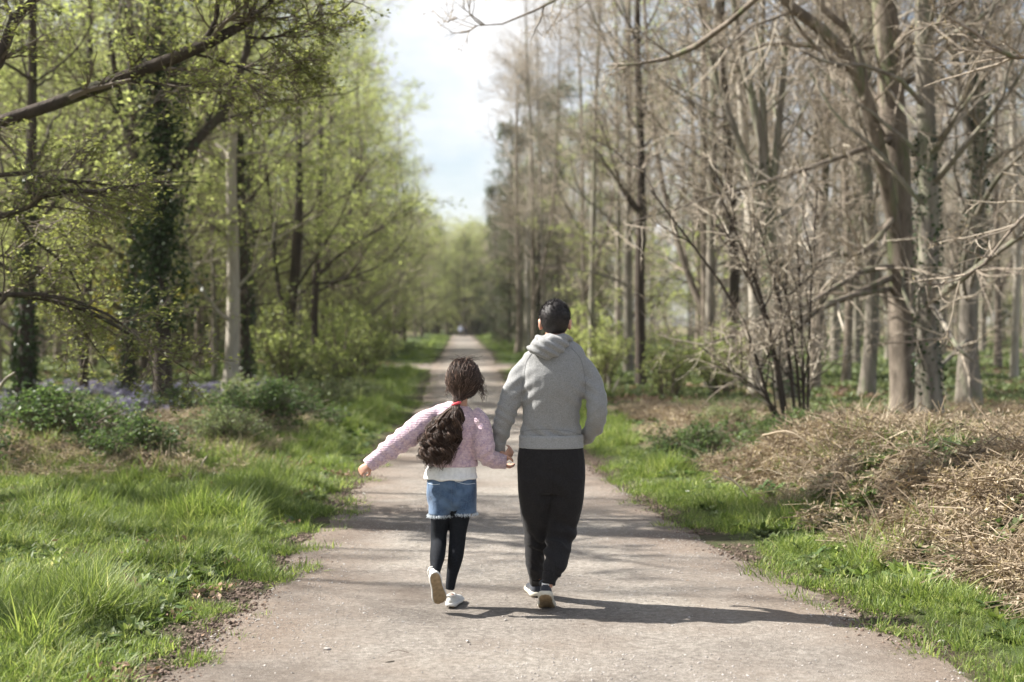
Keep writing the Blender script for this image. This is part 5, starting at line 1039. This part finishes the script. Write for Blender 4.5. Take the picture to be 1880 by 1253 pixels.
loft(mb, shrink(gt, .014)); loft(mb, shrink(gl, .012)); loft(mb, shrink(gr, .012)); loft(mb, shrink(gpel[:-1], .022)); loft(mb, shrink(gll, .008)); loft(mb, shrink(grl, .008))
ghl = W(679, 853, 7.92); hand(mb, frame(ghl, (-.72, -.05, -.50), (.3, -.6, .55)), .66, .8)
ghr = W(922, 846, 8.03); hand(mb, frame(ghr, (.62, .1, .62), (.5, -.8, -.2)), .74, .7)
fgl = W(797, 1066, 7.78); fgr = W(826, 1098, 8.0)
foot(mb, MGL, .78); foot(mb, MGR, .80)
me = solid(mb, 'person', [M_SKIN], .0045, OG, 4, .5)
girl = link('person', me, None, tuple(OG)); tag(girl, 'girl in a pink knitted cardigan and denim shorts holding out one arm as she walks', 'girl', 'walkers on the path')
face_parts(girl, HG, .92, RmG, OG, M_GHAIR)
def kfold(co):
    z = co[:, 2]; x = co[:, 0]; f = .010 * n3(co, 10, 23) + .006 * n3(co, 22, 25)
    for c, a_, k, sl in ((W(890, 835, 8), .07, 95, -.8), (W(730, 815, 8), .12, 75, .9), (W(800, 790, 8), .07, 90, .6), (W(868, 790, 8), .06, 90, -.7)):
        dd = np.linalg.norm((co - c) * [1, .5, 1], axis=1); f += .008 * np.sin((z + sl * x) * k) * np.exp(-(dd / a_) ** 2)
    return f
mb = MB(); loft(mb, gt); loft(mb, gl); loft(mb, gr)
me = solid(mb, 'cardigan', [M_KNIT], .007, OG, 4, 1, kfold); link('cardigan', me, girl)
for rr_, rf in (([(688, 846, 7.92, 14.5, .040), (680, 851.5, 7.92, 14, .038), (676, 855, 7.92, 13.5, .036)], (0, 1, 0)), ([(917, 846.5, 8.02, 14.5, .042), (925, 847.5, 8.03, 14, .04), (930, 848, 8.03, 13.5, .038)], (0, 1, 0))):
    mb = MB(); loft(mb, rows(rr_), rf, n=9); link('cuff', mb.mesh('cuff', [M_KNIT], origin=OG), girl)
mb = MB(); loft(mb, rows([(831, 846, 8.0, 46, .092), (831, 851, 8.0, 46.5, .094), (831, 856, 8.0, 46, .093)]), n=9, sides=40); link('hem_band', mb.mesh('hem', [M_KNIT], origin=OG), girl)
def wf(co): return .007 * np.sin(co[:, 0] * 60 + 2 * n3(co, 8, 2)) * sstep(.80, .74, co[:, 2]) * .5 + .004 * n3(co, 20, 3)
mb = MB(); loft(mb, rows([(830, 845, 8.0, 43, .086), (829, 860, 8.0, 46, .094), (828, 868, 8.0, 47.5, .100), (828, 876, 8.0, 49, .110), (828, 880, 8.0, 49, .110)])); me = solid(mb, 'tee_shirt', [M_TEE], .006, OG, 3, 1, wf); link('tee_shirt', me, girl)
mb = MB(); loft(mb, rows([(829, 872, 8.0, 45, .100), (829, 890, 8.0, 46, .10), (829.5, 915, 8.0, 46, .10), (830, 928, 8.0, 43, .09), (830, 936, 8.0, 34, .06)])); loft(mb, rows([(811, 900, 8.0, 26, .088), (808.5, 925, 8.0, 22.5, .085), (807.5, 945, 8.0, 21.5, .082)])); loft(mb, rows([(848, 900, 8.0, 27, .088), (852, 925, 8.0, 23.5, .085), (853, 942, 8.0, 22.5, .082)]))
def df(co): return .005 * n3(co, 14, 33) + .004 * np.sin(co[:, 2] * 90 + co[:, 0] * 50) * np.exp(-(np.abs(co[:, 0] - W(830, 0, 8)[0]) / .05) ** 2)
me = solid(mb, 'denim_shorts', [M_DENIM], .006, OG, 3, 1, df); ds = link('denim_shorts', me, girl)
for pts in ([(787, 888), (797, 890), (808, 889)], [(787, 889), (789, 910), (797, 921), (807, 912), (808, 890)], [(835, 884), (855, 889), (872, 888)], [(836, 885), (837, 912), (850, 923), (866, 915), (870, 889)], [(786, 880), (810, 884), (835, 883), (872, 878)]):
    seam_on(ds, me, pts, 8.0, M_FRAY if len(pts) == 3 else M_DENIM, OG, 'pocket_stitching', .0013, 26)
mb = MB(); seam_on(ds, me, [(829, 878), (829, 900), (830, 930)], 8, M_DENIM, OG, 'centre_seam', .0028, 24, .001)
mb = MB()
for (cx, cy, hw) in ((807.5, 945, 21.5), (853, 942, 22.5)):
    for k in range(260):
        a = rg.uniform(0, 6.28); w = W(cx, cy, 8.0); b_ = w + np.array([math.cos(a) * (hw * PX + .001), math.sin(a) * .084, rg.uniform(-.002, .006)]); e = b_ + np.array([rg.normal(0, .006), rg.normal(0, .004), -rg.uniform(.006, .018)])
        tubes(mb, [[b_, (b_ + e) / 2 + rg.normal(0, .002, 3), e]], [[.0012, .0011, .0007]], 3)
link('frayed_hem', mb.mesh('fray', [M_FRAY], origin=OG), ds)
mb = MB(); loft(mb, gll); loft(mb, grl); loft(mb, shrink(gpel[:-1], .012)); me = solid(mb, 'tights', [M_TIGHT], .006, OG, 4, 1); link('tights', me, girl)
# her shoes
shoe(girl, MGR, .80, M_SHOEW, M_SHOEW, OG, 'plain', M_SOLEB)
shoe(girl, MGL, .78, M_SHOEW, M_SHOEW, OG, 'plain', M_SOLEB)
# her hair
mb = MB(); cc = HG + np.array([0, -.006, .012])
ball(mb, cc, (.088, .105, .105), nu=32, nv=20)
V = mb.v[-1]; ok = (V[:, 1] < HG[1] + .035) | (V[:, 2] > HG[2] + .055); q = mb.q[-1]; t_ = mb.t[-1]; mb.q[-1] = q[ok[q].all(1)]; mb.qm[-1] = np.zeros(len(mb.q[-1])); mb.t[-1] = t_[ok[t_].all(1)]; mb.tm[-1] = np.zeros(len(mb.t[-1]))
band = W(838, 741, 7.885)
n_s = 1150; P = []; Rr_ = []
for k in range(n_s):
    u0 = rg.normal(size=3); u0[2] = abs(u0[2]) * .9 - .1; u0 /= np.linalg.norm(u0)
    if u0[1] > .35 and u0[2] < .45: u0[1] *= -1
    bdir = nrm(band - cc); t = np.linspace(0, 1, 12); th = math.acos(max(-1, min(1, float(u0 @ bdir))))
    D = (np.sin((1 - t) * th)[:, None] * u0 + np.sin(t * th)[:, None] * bdir) / max(math.sin(th), .05)
    rad = np.array([.092, .110, .110]) * (1 + .07 * rg.uniform() + .03 * np.sin(t * 9 + rg.uniform(0, 6)))[:, None]; pp = cc + nrm(D) * rad; pp += rg.normal(0, .0018, pp.shape) + np.stack([np.sin(t * 16 + k), np.cos(t * 14 + k * 2), np.sin(t * 12 + k * 3)], -1) * .0035
    w = sstep(.75, 1, t)[:, None]; pp = pp * (1 - w) + (band + rg.normal(0, .008, 3)) * w; P.append(pp); Rr_.append(.0016 * (1 - .4 * t))
tubes(mb, P, Rr_, 4)
P = []; Rr_ = []
for k in range(110):      # loose wisps: crown, right side and nape
    z = rg.uniform(); 
    if z < .3: s = cc + np.array([rg.normal(-.0, .02), -.03, .105]); e = s + np.array([rg.normal(.01, .04), rg.normal(0, .02), rg.uniform(.0, .035)])
    elif z < .8: s = cc + np.array([.088, rg.uniform(-.05, .03), rg.uniform(-.03, .05)]); e = s + np.array([rg.uniform(.005, .045), rg.normal(0, .02), -rg.uniform(.06, .13)])
    else: s = cc + np.array([-.088, rg.uniform(-.05, .03), rg.uniform(-.05, .02)]); e = s + np.array([rg.uniform(-.015, .02), rg.normal(0, .02), -rg.uniform(.03, .08)])
    t = np.linspace(0, 1, 12)[:, None]; am = .010; ph = rg.uniform(0, 6); pp = s * (1 - t) + e * t + np.stack([np.sin(t[:, 0] * 9 + ph) * am, np.cos(t[:, 0] * 8 + ph) * am, 0 * t[:, 0]], -1) * np.minimum(1, t * 2.5); P.append(pp); Rr_.append(.0013 * (1 - .6 * t[:, 0]))
tubes(mb, P, Rr_, 4)
hr_o = link('hair', mb.mesh('hair', [M_GHAIR], origin=OG), girl)
env = np.array([(741, 838, 7), (752, 836, 19), (766, 829, 28), (785, 821, 33), (805, 814, 35), (825, 808, 33), (842, 804, 28), (858, 800, 20)], float)
def envf(t): y = 741 + 119 * t; return y, np.interp(y, env[:, 0], env[:, 1]), np.interp(y, env[:, 0], env[:, 2])
P = []; Rr_ = []
for c_ in range(58):
    ca_, cq, cph, cfr, cam_, cl_ = rg.uniform(0, 6.28), math.sqrt(rg.uniform()) * (1.0 if c_ % 7 else 1.25), rg.uniform(0, 6.28), rg.uniform(15, 30), .010 + .016 * rg.uniform(), rg.uniform(.7, 1.0)
    for j_ in range(17):
        n_ = 26; t = np.linspace(0, cl_ * rg.uniform(.9, 1.03), n_); y, cx, hw = envf(t); a = ca_ + rg.normal(0, .10); q = cq * (1 + rg.normal(0, .06)); fr_ = cfr * (1 + rg.normal(0, .03)); am = cam_ * rg.uniform(.6, 1.2) * np.minimum(1.4, .3 + t * 1.6)
        x = (cx + hw * q * math.cos(a) * (.35 + .65 * np.minimum(1, t * 4)) - HX) * 7.9 / FPX; z = CAMZ - (y - HY) * 7.9 / FPX; dp = 7.885 + .055 * q * math.sin(a) * np.minimum(1, t * 5 + .2) - .012 * np.sin(t * 3.1)
        jit = np.cumsum(rg.normal(0, .0010, (n_, 3)), 0)
        P.append(np.stack([x + am * np.cos(t * fr_ + cph), dp + am * np.sin(t * fr_ + cph), z + .006 * np.sin(t * 30 + cph)], -1) + jit); Rr_.append((.0012 + .0012 * rg.uniform()) * (1 - .55 * np.linspace(0, 1, n_) ** 2))
mb = MB(); tubes(mb, P, Rr_, 4)
link('ponytail', mb.mesh('ponytail', [M_GHAIR], origin=OG), girl)
mb = MB(); a = np.linspace(0, 2 * np.pi, 17); Pb = band + np.stack([np.cos(a) * .020, np.sin(a) * .018, .006 * np.cos(a)], -1); tubes(mb, Pb[None], np.full((1, 17), .0085), 8); link('hair_band', mb.mesh('band', [M_BAND], origin=OG), girl)

# ---- two far walkers
def far_person(x, d, top, leg, label, hgt=1.72):
    o0 = np.array([x, d, .01]); f = hgt / 1.75; mb = MB(); ball(mb, o0 + [0, 0, 1.62 * f], (.08, .1, .12)); loft(mb, [[x, d, 1.40 * f, .06, .06], [x, d, 1.52 * f, .05, .05]])
    for sx in (-1, 1):
        loft(mb, [[x + sx * .18, d, 1.36 * f, .05, .05], [x + sx * .23, d + .02, 1.1 * f, .04, .04], [x + sx * .22, d + sx * .1, .86 * f, .03, .03], [x + sx * .22, d + sx * .12, .74 * f, .035, .02]])
        loft(mb, [[x + sx * .09, d, .9 * f, .075, .08], [x + sx * .09, d + sx * .12, .48 * f, .05, .055], [x + sx * .09, d + sx * .2, .06, .04, .045]]); loft(mb, [[x + sx * .09, d + sx * .2 - .06, .04, .035, .03], [x + sx * .09, d + sx * .2 + .14, .03, .04, .025]], (0, 0, 1))
    loft(mb, [[x, d, .85 * f, .14, .1], [x, d, 1.1 * f, .14, .1], [x, d, 1.38 * f, .17, .1]])
    me = solid(mb, 'person', [M_SKIN], .02, o0, 2); p_ = link('person', me, None, tuple(o0)); tag(p_, label, 'person', 'far walkers')
    mb = MB(); loft(mb, [[x, d, .82 * f, .17, .13], [x, d, 1.1 * f, .165, .125], [x, d, 1.36 * f, .20, .12], [x, d, 1.44 * f, .10, .09]])
    for sx in (-1, 1): loft(mb, [[x + sx * .17, d, 1.38 * f, .07, .07], [x + sx * .235, d + .02, 1.1 * f, .058, .058], [x + sx * .22, d + sx * .1, .84 * f, .045, .045]])
    link('jacket', solid(mb, 'jacket', [top], .02, o0, 2), p_)
    mb = MB(); loft(mb, [[x, d, .95 * f, .16, .12], [x, d, .82 * f, .165, .125]])
    for sx in (-1, 1): loft(mb, [[x + sx * .08, d, .88 * f, .09, .1], [x + sx * .09, d + sx * .12, .48 * f, .07, .075], [x + sx * .09, d + sx * .2, .10, .05, .06]])
    link('trousers', solid(mb, 'trousers', [leg], .02, o0, 2), p_); mb = MB(); ball(mb, o0 + [0, -.015, 1.65 * f], (.09, .105, .11)); link('hair', mb.mesh('hair', [M_HAIR], origin=o0), p_)
M_LBLUE = mat_plain('pale_blue_top', (.42, .46, .60), .9); M_DKTOP = mat_plain('dark_top', (.03, .03, .035), .9)
far_person(W(846, 0, 180)[0], 180, M_LBLUE, M_DKTOP, 'tiny distant walker in a pale blue top on the far path')
far_person(W(855, 0, 183)[0], 183, M_DKTOP, M_DKTOP, 'tiny distant walker in dark clothes right of the pale blue one', 1.5)
